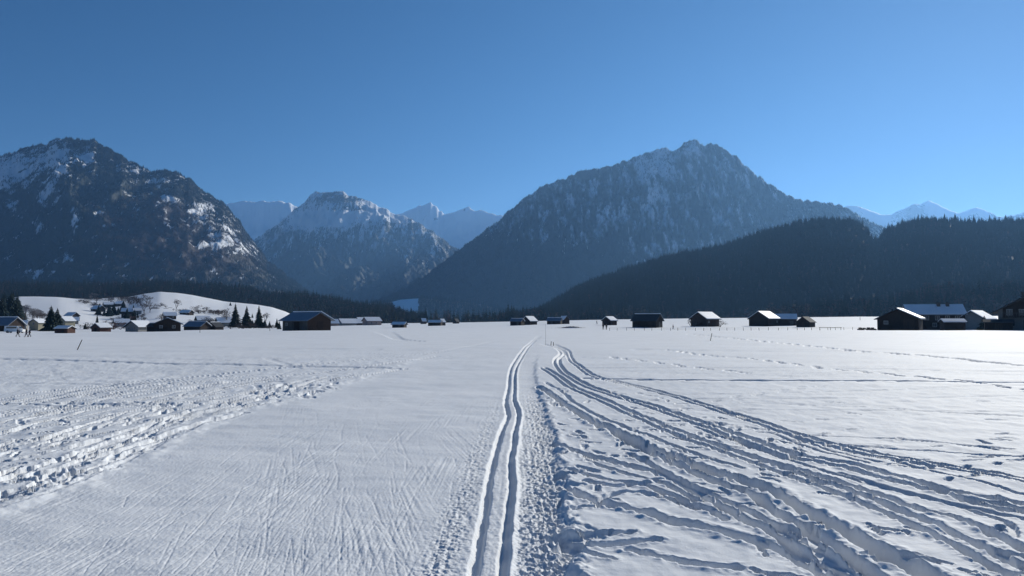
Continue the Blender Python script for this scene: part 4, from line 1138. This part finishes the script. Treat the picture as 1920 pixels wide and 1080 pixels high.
# ------------------------------------------------------------------ single trees
CON = {}
for k, (ratio, layers, arms, mt) in enumerate(((0.17, 22, 12, 'needles'), (0.24, 21, 13, 'needles_blue'), (0.20, 22, 12, 'needles'))):
    mb = conifer_mb(10, 10 * ratio, layers, 40 + k, arms, 0.45)
    me = mb.mesh('crown'); me.materials.append(M[mt])
    tm = trunk_mb(10, 0.22).mesh('trunk'); tm.materials.append(M['bark'])
    CON[k] = (me, tm)
def conifer(name, loc, hgt, kind, label, group=None, wide=1.0, cat='tree'):
    me, tm = CON[kind]
    t = empty(name, loc, random.uniform(0, 6.28))
    s = hgt / 10.2
    t.scale = (s * wide, s * wide, s)
    tag(t, label, cat, group)
    link('crown', me, None, t); link('trunk', tm, None, t)
    return t
def size_at(loc, px): return px * loc[1] / F
p = spot(95, 262); conifer('spruce', p, size_at(p, 50), 1, 'taller left one of the twin dark conifers at the field edge', wide=1.6)
p = spot(107, 268); conifer('spruce', p, size_at(p, 45), 1, 'shorter right one of the twin dark conifers at the field edge', wide=1.6)
for px, row, hp, kd, wd_, lb in ((441, 614, 47, 0, 1.7, 'tallest and leftmost of the three slim conifers by the snowy slope'),
                            (462, 615, 43, 2, 1.5, 'middle one of the three slim conifers by the snowy slope'),
                            (485, 615, 44, 0, 1.7, 'rightmost of the three slim conifers, close to the large grey barn'),
                            (473, 596, 9, 2, 1.2, 'tiny conifer between the middle and right slim conifers'),
                            (3, 612, 60, 1, 1.5, 'dark conifer at the very left edge of the picture'),
                            (20, 608, 62, 1, 1.5, 'broad dark conifer just right of the leftmost conifer'),
                            (31, 610, 50, 0, 1.9, 'darker third conifer left of the bare bushes'),
                            (182, 606, 19, 0, 1.0, 'slim column-like conifer alone on the white slope'),
                            (187, 583, 16, 1, 1.3, 'dark conifer beside the highest gabled house'),
                            (205, 592, 22, 1, 1.8, 'broad dark conifer left of the tall dark house'),
                            (213, 590, 22, 2, 1.8, 'second dark conifer left of the tall dark house'),
                            (231, 588, 26, 1, 1.7, 'dark conifer rising behind the tall dark house'),
                            (238, 602, 26, 2, 1.6, 'dark conifer in front of the tall dark house'),
                            (258, 596, 14, 0, 1.2, 'small conifer beside the small pale-walled house'),
                            (250, 588, 18, 2, 1.2, 'dark conifer between the tall house and the reddish tree'),
                            (432, 573, 7, 1, 1.6, 'small dark conifer standing on the crest of the snowy hill'),
                            (519, 616, 20, 2, 1.4, 'dark conifer touching the left side of the large grey barn'),
                            (289, 619, 14, 1, 1.2, 'small dark conifer behind the black lean-to shed')):
    p = vspot(px, row)
    conifer('conifer', p, size_at(p, hp), kd, lb, wide=wd_)
p = spot(1846, 178); conifer('shrub', (p[0], p[1], p[2]), size_at(p, 28), 1, 'dark bushy conifer in front of the pale annex', wide=2.2, cat='shrub')
# conifers that stand out on the skylines
def skyline(land, pxs, hp, label, group):
    T = land['T'][:, 0]; row = int(np.searchsorted(T, 0.985))
    pp, _ = project(land['X'][row], land['Y'][row], land['Z'][row])
    for px in pxs:
        j = int(np.argmin(np.abs(pp - px)))
        loc = (float(land['X'][row, j]), float(land['Y'][row, j]), float(land['Z'][row, j]) - 0.5)
        conifer('conifer', loc, size_at(loc, hp * random.uniform(0.85, 1.25)), random.choice((0, 1, 2)), label, group)
skyline(hill_r, [1654, 1669, 1690, 1719, 1738, 1750, 1770, 1790, 1825, 1839, 1856, 1868, 1886, 1897, 1910], 16, 'tall conifer standing out on the wooded skyline at the right edge', 'conifers on the right skyline')
skyline(hill_r, [1085, 1101, 1130, 1186, 1212, 1243, 1251, 1290, 1304, 1338, 1375, 1412, 1437, 1452, 1502, 1520, 1548, 1590, 1612, 1628], 12, 'conifer breaking the descending skyline of the dark wooded hill', 'conifers on the sloping skyline')

BARE = {}
for k, (sp_, dp_, tr_) in enumerate(((0.55, 6, True), (0.75, 6, True), (0.6, 5, False), (0.9, 5, False))):
    a, b_ = bare_mb(8, 60 + k, sp_, dp_, 0.028, tr_)
    BARE[k] = (a.mesh('limb'), b_.mesh('twigs'))
def bare(name, loc, hgt, kind, label, mt='twig', wide=1.0, cat='tree', group=None):
    t = empty(name, loc, random.uniform(0, 6.28)); s = hgt / 8.5
    t.scale = (s * wide, s * wide, s)
    tag(t, label, cat, group)
    l, tw = BARE[kind]
    if not l.materials: l.materials.append(M['bark'])
    link('limb', l, None, t)
    key = 'tw%d%s' % (kind, mt)
    if key not in BARE:
        c = tw.copy(); c.materials.clear(); c.materials.append(M[mt]); BARE[key] = c
    link('twigs', BARE[key], None, t)
    return t
for px, row, hp, kd, mt, wd_, lb in ((48, 600, 30, 0, 'twig_frost', 1.5, 'frosty bare tree between the left conifers and the white slope'),
        (60, 608, 28, 1, 'twig', 1.4, 'dark bare tree left of the twin conifers'),
        (70, 600, 24, 0, 'twig_frost', 1.5, 'pale bare tree touching the twin conifers on their left'),
        (44, 620, 26, 1, 'twig', 1.4, 'bare tree behind the walkers'),
        (164, 618, 16, 1, 'twig', 1.3, 'bare round tree left of the slim column-like conifer'),
        (270, 588, 22, 0, 'twig_red', 1.5, 'reddish bare tree above the small pale-walled house'),
        (281, 586, 22, 1, 'twig_red', 1.4, 'second reddish bare tree at the foot of the white hill'),
        (220, 568, 13, 1, 'twig_frost', 1.9, 'frosted bare tree at the top of the village, left of its twin'),
        (236, 567, 12, 0, 'twig_frost', 1.9, 'frosted bare tree at the top of the village, right of its twin'),
        (252, 566, 12, 1, 'twig', 1.9, 'brown bare tree at the top of the village near the hill crest'),
        (203, 565, 11, 0, 'twig', 1.9, 'low brown bare tree on the crest above the highest house'),
        (268, 562, 12, 1, 'twig_red', 1.9, 'reddish bare tree on the dip between the two white hills'),
        (305, 608, 22, 1, 'twig', 1.5, 'bare round tree behind the wide dark chalet'),
        (330, 584, 25, 0, 'twig', 1.0, 'single bare tree upright against the white hill'),
        (372, 588, 18, 1, 'twig_red', 1.6, 'reddish bare tree on the terrace of the white hill'),
        (384, 588, 14, 0, 'twig_red', 1.9, 'wide reddish bare tree next to the hedge on the terrace'),
        (420, 606, 30, 0, 'twig', 1.2, 'tall bare tree left of the three slim conifers'),
        (427, 612, 30, 1, 'twig', 1.2, 'bare tree touching the tallest slim conifer'),
        (450, 614, 20, 1, 'twig', 1.3, 'low bare tree between the left and middle slim conifers'),
        (497, 610, 26, 0, 'twig', 0.9, 'thin bare tree right of the rightmost slim conifer'),
        (388, 612, 20, 1, 'twig', 1.4, 'bare round tree above the small dark pointed hut'),
        (216, 616, 16, 1, 'twig_red', 1.9, 'wide reddish thicket tree left of the pale gabled house'),
        (236, 617, 14, 0, 'twig_red', 1.9, 'reddish bare tree right above the pale gabled house'),
        (150, 617, 10, 1, 'twig', 1.7, 'small bare tree left of the red-brown hut')):
    p = vspot(px, row)
    bare('bare_tree', p, size_at(p, hp), kd, lb, mt, wd_)
for px, row, hp, kd, mt, wd_, lb in ((340, 585, 7, 2, 'twig', 2.5, 'low bare bush at the left end of the terrace hedge'),
        (355, 586, 7, 3, 'twig', 2.5, 'low bare bush below the single upright tree'),
        (392, 587, 8, 2, 'twig_red', 2.5, 'reddish bush in the terrace hedge'),
        (400, 587, 8, 3, 'twig', 2.5, 'brown bush near the right end of the terrace hedge'),
        (409, 587, 8, 2, 'twig', 2.5, 'last bush at the right end of the terrace hedge'),
        (503, 617, 9, 3, 'twig', 2.0, 'bush halfway between the slim conifers and the large barn'),
        (511, 617, 10, 2, 'twig', 2.0, 'bush close to the left side of the large grey barn'),
        (455, 617, 9, 3, 'twig', 2.2, 'bush at the foot of the middle slim conifer'),
        (433, 617, 8, 2, 'twig', 2.2, 'bush at the foot of the tallest slim conifer'),
        (173, 618, 9, 3, 'twig', 2.2, 'bush left of the small red-brown hut'),
        (205, 618, 10, 2, 'twig_red', 2.2, 'reddish bush right of the small red-brown hut'),
        (246, 571, 7, 3, 'twig', 2.4, 'bush under the brown bare tree at the top of the village'),
        (150, 566, 5, 2, 'twig', 2.6, 'low bush at the upper left of the slope hedge'),
        (160, 570, 5, 3, 'twig', 2.6, 'low bush on the hedge running down the slope'),
        (300, 575, 5, 3, 'twig', 3.0, 'low bush in the hollow between the white hills')):
    p = vspot(px, row)
    bare('bush', p, size_at(p, hp), kd, lb, mt, wd_, cat='bush')
for px, d, hp, kd, mt, wd_, lb in ((1302, 248, 20, 3, 'twig', 1.3, 'bare bush at the left end of the weathered snowy barn'),
        (1296, 250, 13, 2, 'twig', 1.6, 'low bush leaning against the weathered snowy barn on the left'),
        (1350, 246, 17, 3, 'twig', 1.2, 'bare bush at the right end of the weathered snowy barn'),
        (1856, 172, 15, 2, 'twig', 1.3, 'small bare bush right of the bushy conifer'),
        (634, 540, 9, 0, 'twig', 1.5, 'far bare tree behind the first white-roofed house of the far row'),
        (715, 560, 14, 1, 'twig', 1.3, 'far bare tree right of the pinkish house'),
        (733, 480, 10, 0, 'twig', 1.4, 'bare tree just left of the low barn right of the village')):
    p = spot(px, d)
    bare('bush' if kd > 1 else 'bare_tree', p, size_at(p, hp), kd, lb, mt, wd_, cat='bush' if kd > 1 else 'tree')

def thicket(pts, n, hp, mts, label, group, kinds=(2, 3), wide=2.2, jit=1.5, seed=0):
    rn = random.Random(seed)
    P = np.array(pts, float); L_ = np.concatenate([[0], np.cumsum(np.hypot(*np.diff(P, axis=0).T))])
    for k in range(n):
        s_ = rn.uniform(0, L_[-1])
        px, row = np.interp(s_, L_, P[:, 0]) + rn.uniform(-2, 2), np.interp(s_, L_, P[:, 1]) + rn.uniform(-jit, jit)
        p = vspot(px, min(row, 618.5))
        kd = rn.choice(kinds)
        nm = 'bush' if kd > 1 else 'bare_tree'
        bare(nm, p, size_at(p, hp * rn.uniform(0.7, 1.3)), kd, label, rn.choice(mts), wide * rn.uniform(0.8, 1.2), cat='bush' if kd > 1 else 'tree', group=group)
def grove(pts, n, hp, label, group, wide=1.5, jit=2.0, seed=0):
    rn = random.Random(seed)
    P = np.array(pts, float); L_ = np.concatenate([[0], np.cumsum(np.hypot(*np.diff(P, axis=0).T))])
    for k in range(n):
        s_ = L_[-1] * (k + rn.uniform(0, 1)) / n
        px, row = np.interp(s_, L_, P[:, 0]), np.interp(s_, L_, P[:, 1]) + rn.uniform(-jit, jit)
        p = vspot(px, min(row, 618.5))
        conifer('conifer', p, size_at(p, hp * rn.uniform(0.65, 1.25)), rn.choice((0, 1, 2)), label, group, wide * rn.uniform(0.8, 1.2))
grove([(-8, 600), (10, 596), (36, 602)], 11, 44, 'dark conifer in the dense clump at the left edge behind the long low barn', 'conifers of the clump at the left edge', 1.5, 6, 1)
grove([(176, 586), (196, 592), (216, 590), (236, 584)], 8, 17, 'dark conifer in the grove beside the highest gabled house', 'conifers beside the highest house', 1.5, 3, 2)
grove([(240, 606), (256, 602), (246, 594)], 5, 18, 'dark conifer between the tall dark house and the pale gabled house', 'conifers below the tall dark house', 1.4, 2, 3)
grove([(416, 610), (452, 614), (500, 616), (526, 617)], 8, 15, 'small dark conifer among the bushes around the three slim conifers', 'small conifers around the slim ones', 1.6, 2, 4)
grove([(150, 617), (212, 617)], 4, 11, 'small dark garden conifer near the small red-brown hut', 'garden conifers by the red-brown hut', 1.7, 1, 5)
thicket([(140, 564), (165, 569), (182, 575), (202, 581)], 14, 6, ('twig',), 'low bare bush in the hedge running down the upper left slope', 'bushes of the sloping hedge', seed=1)
thicket([(165, 564), (200, 566), (240, 569), (285, 571)], 22, 12, ('twig_frost', 'twig', 'twig'), 'bare tree in the grove between the two white hill crests', 'trees of the grove between the crests', (0, 1), 1.9, 4, seed=2)
thicket([(326, 582), (345, 585), (370, 586), (395, 587), (412, 590)], 16, 7, ('twig', 'twig_red'), 'low bare bush in the long hedge crossing the right white hill', 'bushes of the terrace hedge', seed=3)
thicket([(300, 570), (315, 578), (326, 582)], 7, 4, ('twig',), 'tiny bush along the lane in the hollow between the hills', 'bushes along the hollow', seed=4)
thicket([(200, 611), (222, 606), (250, 603), (275, 600)], 12, 12, ('twig_red', 'twig'), 'bare tree in the brownish thicket below the tall dark house', 'trees of the thicket in the village', (0, 1), 1.8, 4, seed=5)
thicket([(142, 616), (165, 618), (210, 618), (246, 618)], 13, 9, ('twig', 'twig_red'), 'bare garden bush along the village edge left of the pale gabled house', 'garden bushes at the village edge', seed=6)
thicket([(345, 612), (380, 608), (415, 608), (440, 612), (475, 616), (525, 617)], 20, 11, ('twig', 'twig', 'twig_red'), 'bare shrub among the houses between the chalet and the large grey barn', 'shrubs between chalet and barn', (2, 3, 0, 1), 1.8, 3, seed=7)
thicket([(36, 585), (55, 592), (75, 600), (84, 606)], 12, 16, ('twig', 'twig_frost'), 'bare tree in the pale thicket left of the twin conifers', 'trees of the thicket left of the twin conifers', (0, 1), 1.6, 4, seed=8)

# ------------------------------------------------------------------ fence, stakes, mound
fence = empty('wire_fence', spot(1375, 188)); tag(fence, 'thin wooden post fence with wires running in front of the right-hand barns', 'fence')
fx, fy, fz = fence.location
pm = MB().tube((0, 0, -0.3), (0, 0, 0.78), 0.055, 0.045, 7).mesh('post'); pm.materials.append(M['stake'])
prev = None; wires = MB()
rn = random.Random(4)
px = 1143.0
while px < 1626:
    x, y, z = spot(px, 188 + 2.5 * math.sin(px / 60))
    o = link('post', pm, None, fence)
    o.location = (x - fx, y - fy, z - fz + rn.uniform(-0.1, 0.05)); o.rotation_euler = (rn.uniform(-0.06, 0.06), rn.uniform(-0.08, 0.08), 0)
    if prev:
        for hh in (0.38, 0.68):
            wires.tube((prev[0], prev[1], prev[2] + hh), (x - fx, y - fy, z - fz + hh), 0.012, 0.012, 3, False)
    prev = (x - fx, y - fy, z - fz)
    px += rn.uniform(13, 19)
wires.build('wire', M['stake'], fence)
rail = empty('rail_fence', spot(1557, 184)); tag(rail, 'short dark wooden rail fence right of the small steep-roofed hut', 'fence')
rx_, ry_, rz_ = rail.location
MB().tube((-2.8, 0, 0.68), (2.8, 0, 0.66), 0.06, 0.06, 6).build('rail', M['stake'], rail)
for dx in (-2.6, 0, 2.6):
    o = link('post', pm, None, rail); o.location = (dx, 0, 0)

def stake(loc, hgt, r, lean, label, name='stake', cat='stake', band=None, group=None):
    t = empty(name, loc); tag(t, label, cat, group)
    t.rotation_euler = (lean[0], lean[1], 0)
    MB().tube((0, 0, -0.25), (0, 0, hgt), r, r * 0.8, 8).build('shaft', M['stake'], t)
    MB().tube((0, 0, hgt), (0, 0, hgt + r * 1.2), r * 0.8, r * 0.2, 8).build('tip', M['wood_dark'], t)
x, y = on_plane(145, 656); stake((x, y, gz(x, y)), 0.66, 0.032, (0, R(24)), 'short dark stake leaning right in the empty snow on the left')
x, y = on_plane(1023, 646); stake((x, y, gz(x, y)), 1.6, 0.008, (0, 0), 'thin tall marker pole at the far end of the ski track', 'marker_pole', 'pole')
x, y = on_plane(1033, 647); stake((x, y, gz(x, y)), 0.26, 0.03, (0, R(5)), 'left one of two tiny stubs beside the marker pole', 'peg', 'peg')
x, y = on_plane(1038, 648); stake((x, y, gz(x, y)), 0.24, 0.03, (0, R(-6)), 'right one of two tiny stubs beside the marker pole', 'peg', 'peg')
x, y = on_plane(1332, 639); stake((x, y, gz(x, y)), 0.72, 0.035, (0, R(12)), 'small leaning stake on the snow in front of the weathered snowy barn')
x, y, z = spot(375, 170); stake((x, y, z), 1.2, 0.06, (0, 0), 'single upright stake in front of the long grey-roofed barn')
x, y, z = spot(506, 200); stake((x, y, z), 0.9, 0.06, (0, 0), 'short stake between the slim conifers and the large barn')
x, y, z = spot(1613, 400); stake((x, y, z), 1.8, 0.12, (0, 0), 'far stake on the bright snow left of the wide dark barn')

def tussock():
    c = spot(1071, 232); rn = random.Random(5)
    t = empty('grass_mound', c); tag(t, 'low mound with brown dead grass poking out of the snow near the field end', 'mound')
    X, Y = np.meshgrid(np.linspace(-5, 5, 40), np.linspace(-2, 2, 18))
    Z = 0.42 * np.exp(-(X / 2.6) ** 2 - (Y / 0.9) ** 2) * (1 + 0.3 * fbm(X, Y, 2, 2)) - 0.06
    link('snow_hump', grid_mesh('snow_hump', X, Y, Z), M['snow_plain'], t)
    mb = MB()
    for i in range(700):
        x, y = rn.gauss(0, 2.0), rn.gauss(0, 0.5)
        z = 0.42 * math.exp(-(x / 2.6) ** 2 - (y / 0.9) ** 2) - 0.05
        a = rn.uniform(0, 3.14); l = rn.uniform(0.15, 0.42); dx, dy = math.cos(a) * 0.03, math.sin(a) * 0.03
        mb.add([(x - dx, y - dy, z), (x + dx, y + dy, z), (x + rn.uniform(-.15, .15), y + rn.uniform(-.1, .1), z + l)], [(0, 1, 2)])
    o = mb.build('dead_grass', M['grass'], t); o['kind'] = 'stuff'
tussock()
def logs(px, d, n, w_, label):
    t = empty('log_pile', spot(px, d)); tag(t, label, 'log pile')
    rn = random.Random(px)
    for k in range(n):
        r_ = rn.uniform(0.14, 0.2)
        MB().tube((-w_ / 2 + w_ * (k + 0.5) / n, -0.7 + rn.uniform(-.1, .1), r_ + (0.3 if k % 3 == 1 else 0)), (-w_ / 2 + w_ * (k + 0.5) / n + 0.1, 0.8, r_ + (0.3 if k % 3 == 1 else 0)), r_, r_ * 0.9, 8).build('log', WD, t)
logs(1615, 180, 5, 1.6, 'small dark log pile left of the larger one by the wide barn')
logs(1633, 178, 7, 2.2, 'larger dark log pile against the left wall of the wide dark barn')

# white van behind the walkers
def van(loc, yaw):
    t = empty('van', loc, yaw); tag(t, 'white van parked at the village edge behind the walkers', 'van')
    prof = [(-2.3, 0.35), (2.3, 0.35), (2.35, 0.95), (1.6, 1.15), (1.05, 1.9), (-2.25, 1.95), (-2.35, 1.0)]
    n = len(prof)
    vs = [(x, -0.9 if z < 1.2 else -0.82, z) for x, z in prof] + [(x, 0.9 if z < 1.2 else 0.82, z) for x, z in prof]
    MB().add(vs, [tuple(range(n)), tuple(range(n, 2 * n))[::-1]] + [(i, i + n, (i + 1) % n + n, (i + 1) % n) for i in range(n)]).build('body', M['car_white'], t)
    MB().add([(1.58, -0.75, 1.2), (1.58, 0.75, 1.2), (1.14, 0.72, 1.84), (1.14, -0.72, 1.84), (1.63, -0.75, 1.2), (1.63, 0.75, 1.2), (1.19, 0.72, 1.84), (1.19, -0.72, 1.84)],
             [(3, 2, 1, 0), (4, 5, 6, 7), (0, 1, 5, 4), (1, 2, 6, 5), (2, 3, 7, 6), (3, 0, 4, 7)]).build('windscreen', M['glass'], t)
    for s in (-1, 1):
        MB().box((-0.5, s * 0.88, 1.5), (2.6, 0.05, 0.45)).build('side_window', M['glass'], t)
        for x in (-1.45, 1.5):
            wl = MB().tube((x, s * 0.72, 0.34), (x, s * 0.94, 0.34), 0.34, 0.34, 16).build('wheel', M['rubber'], t)
            MB().tube((x, s * 0.93, 0.34), (x, s * 0.96, 0.34), 0.18, 0.18, 12).build('rim', M['frame_white'], wl)
        MB().box((2.34, s * 0.65, 0.8), (0.06, 0.3, 0.18)).build('headlight', M['frame_white'], t)
van(spot(28, 205), R(8))

# ------------------------------------------------------------------ people
def skinned(name, pts, edges, rad, mt, parent, root=0, lvl=2):
    me = bpy.data.meshes.new(name)
    me.from_pydata(pts, edges, [])
    o = link(name, me, mt, parent)
    md = o.modifiers.new('skin', 'SKIN'); md.use_smooth_shade = True
    sk = me.skin_vertices[0].data
    for i, r_ in enumerate(rad):
        sk[i].radius = r_ if isinstance(r_, tuple) else (r_, r_)
        sk[i].use_root = (i == root)
    s2 = o.modifiers.new('sub', 'SUBSURF'); s2.levels = lvl; s2.render_levels = lvl
    return o

def person(loc, yaw, hgt, stride, jacket, trousers, hat, label, pole=False):
    t = empty('person', loc, yaw, hgt / 1.76); tag(t, label, 'person', None)
    s = stride
    hipL, hipR = (0.09, 0.0, 0.92), (-0.09, 0.0, 0.92)
    kL, kR = (0.10, -0.20 * s, 0.50), (-0.10, 0.05 * s, 0.49)
    aL, aR = (0.10, -0.27 * s, 0.085), (-0.10, 0.34 * s, 0.14)
    tL, tR = (0.11, -0.27 * s - 0.17, 0.035), (-0.11, 0.34 * s - 0.15, 0.04)
    shL, shR = (0.18, 0, 1.42), (-0.18, 0, 1.42)
    eL, eR = (0.25, 0.12 * s, 1.15), (-0.25, -0.10 * s, 1.15)
    wL, wR = (0.26, -0.02 * s, 0.92), (-0.26, -0.30 * s, 0.96)
    hL, hR = (0.26, -0.06 * s, 0.83), (-0.26, -0.37 * s, 0.90)
    P = [(0, 0, 0.96), (0, 0, 1.15), (0, -0.01, 1.36), (0, -0.01, 1.50), (0, -0.03, 1.60), (0, -0.03, 1.70), hipL, kL, aL, tL, hipR, kR, aR, tR, shL, eL, wL, hL, shR, eR, wR, hR]
    E = [(0, 1), (1, 2), (2, 3), (3, 4), (4, 5), (0, 6), (6, 7), (7, 8), (8, 9), (0, 10), (10, 11), (11, 12), (12, 13), (2, 14), (14, 15), (15, 16), (16, 17), (2, 18), (18, 19), (19, 20), (20, 21)]
    Rr = [(0.15, 0.11), (0.13, 0.10), (0.15, 0.11), 0.055, (0.078, 0.095), (0.07, 0.085), 0.085, 0.058, 0.042, 0.035, 0.085, 0.058, 0.042, 0.035, 0.06, 0.045, 0.032, 0.03, 0.06, 0.045, 0.032, 0.03]
    skinned('body', P, E, Rr, M['skin'], t)
    J = [(0, 0, 0.90), (0, 0, 1.15), (0, -0.01, 1.40), (0, -0.01, 1.47), shL, eL, (wL[0], wL[1], wL[2] + 0.03), shR, eR, (wR[0], wR[1], wR[2] + 0.03)]
    skinned('jacket', J, [(0, 1), (1, 2), (2, 3), (2, 4), (4, 5), (5, 6), (2, 7), (7, 8), (8, 9)], [(0.19, 0.145), (0.165, 0.135), (0.18, 0.14), 0.08, 0.085, 0.065, 0.05, 0.085, 0.065, 0.05], jacket, t)
    tr = [(0, 0, 0.96), hipL, kL, (aL[0], aL[1], aL[2] + 0.02), hipR, kR, (aR[0], aR[1], aR[2] + 0.02)]
    skinned('trousers', tr, [(0, 1), (1, 2), (2, 3), (0, 4), (4, 5), (5, 6)], [(0.17, 0.13), 0.11, 0.078, 0.06, 0.11, 0.078, 0.06], trousers, t)
    for a, b_ in ((aL, tL), (aR, tR)):
        skinned('shoe', [(a[0], a[1] + 0.04, a[2] - 0.03), (b_[0], b_[1] - 0.05, b_[2] + 0.005)], [(0, 1)], [0.055, 0.045], M['cloth_black'], t)
    skinned('hat', [(0, -0.01, 1.68), (0, -0.02, 1.76)], [(0, 1)], [(0.095, 0.11), (0.06, 0.07)], hat, t)
    for hp, sg in ((hL, 1), (hR, -1)):          # five bent fingers on each hand
        for k in range(5):
            ln = (0.045, 0.07, 0.078, 0.07, 0.055)[k]
            if k == 0:
                q = [(hp[0] - sg * 0.005, hp[1] - 0.02, hp[2] + 0.02), (hp[0] - sg * 0.01, hp[1] - 0.05, hp[2] + 0.0), (hp[0] - sg * 0.015, hp[1] - 0.06, hp[2] - 0.03)]
            else:
                yy = hp[1] - 0.03 + 0.02 * k
                q = [(hp[0], yy, hp[2]), (hp[0], yy, hp[2] - ln * 0.55), (hp[0] - sg * 0.02, yy, hp[2] - ln)]
            skinned('finger', q, [(0, 1), (1, 2)], [0.011, 0.0095, 0.008], M['skin'], t, lvl=1)
    if pole:
        for hp in (hL, hR):
            MB().tube((hp[0], hp[1] + 0.15, -0.05), (hp[0], hp[1] - 0.03, 1.05), 0.012, 0.012, 5).build('walking_pole', M['cloth_black'], t)
    return t
def pspot(px, d, dz=0.02): x, y, z = spot(px, d); return (x, y, z + dz)
person(pspot(33.5, 148), R(100), 1.74, 0.9, M['cloth_black'], M['cloth_black'], M['cloth_grey'], 'lone walker in black, left of the pair by the parked white van')
person(pspot(50, 147), R(-60), 1.78, 0.8, M['cloth_black'], M['cloth_navy'], M['cloth_black'], 'left walker of the pair right of the parked white van')
person(pspot(56, 147), R(-50), 1.72, 0.7, M['cloth_navy'], M['cloth_black'], M['cloth_black'], 'right walker of the pair right of the parked white van')
person(pspot(1131, 205), R(10), 1.75, 0.6, M['cloth_black'], M['cloth_black'], M['cloth_black'], 'left walker of the two in front of the small white-roofed barn')
person(pspot(1137, 204), R(-15), 1.66, 0.6, M['cloth_grey'], M['cloth_black'], M['cloth_black'], 'right walker of the two in front of the small white-roofed barn')
person(pspot(1119, 330), R(60), 1.7, 0.9, M['cloth_grey'], M['cloth_black'], M['cloth_black'], 'tiny far walker left of the two by the small white-roofed barn', True)
person(pspot(1262, 216), R(80), 1.5, 0.9, M['cloth_red'], M['cloth_black'], M['cloth_black'], 'single walker between the dull-roofed dark barn and the weathered snowy barn')

# ------------------------------------------------------------------ air
hz = MB().box((0, 1000, 1070), (40000, 36000, 2188)).build('haze', None)
tag(hz, kind='stuff')
hm = bpy.data.materials.new('thin_air'); hm.use_nodes = True
hn = hm.node_tree; hn.nodes.clear()
pv = hn.nodes.new('ShaderNodeVolumePrincipled'); ho = hn.nodes.new('ShaderNodeOutputMaterial')
pv.inputs['Color'].default_value = (0.24, 0.51, 0.95, 1)
pv.inputs['Density'].default_value = 4.8e-5
pv.inputs['Anisotropy'].default_value = 0.43
hn.links.new(pv.outputs[0], ho.inputs['Volume'])
hz.data.materials.append(hm)
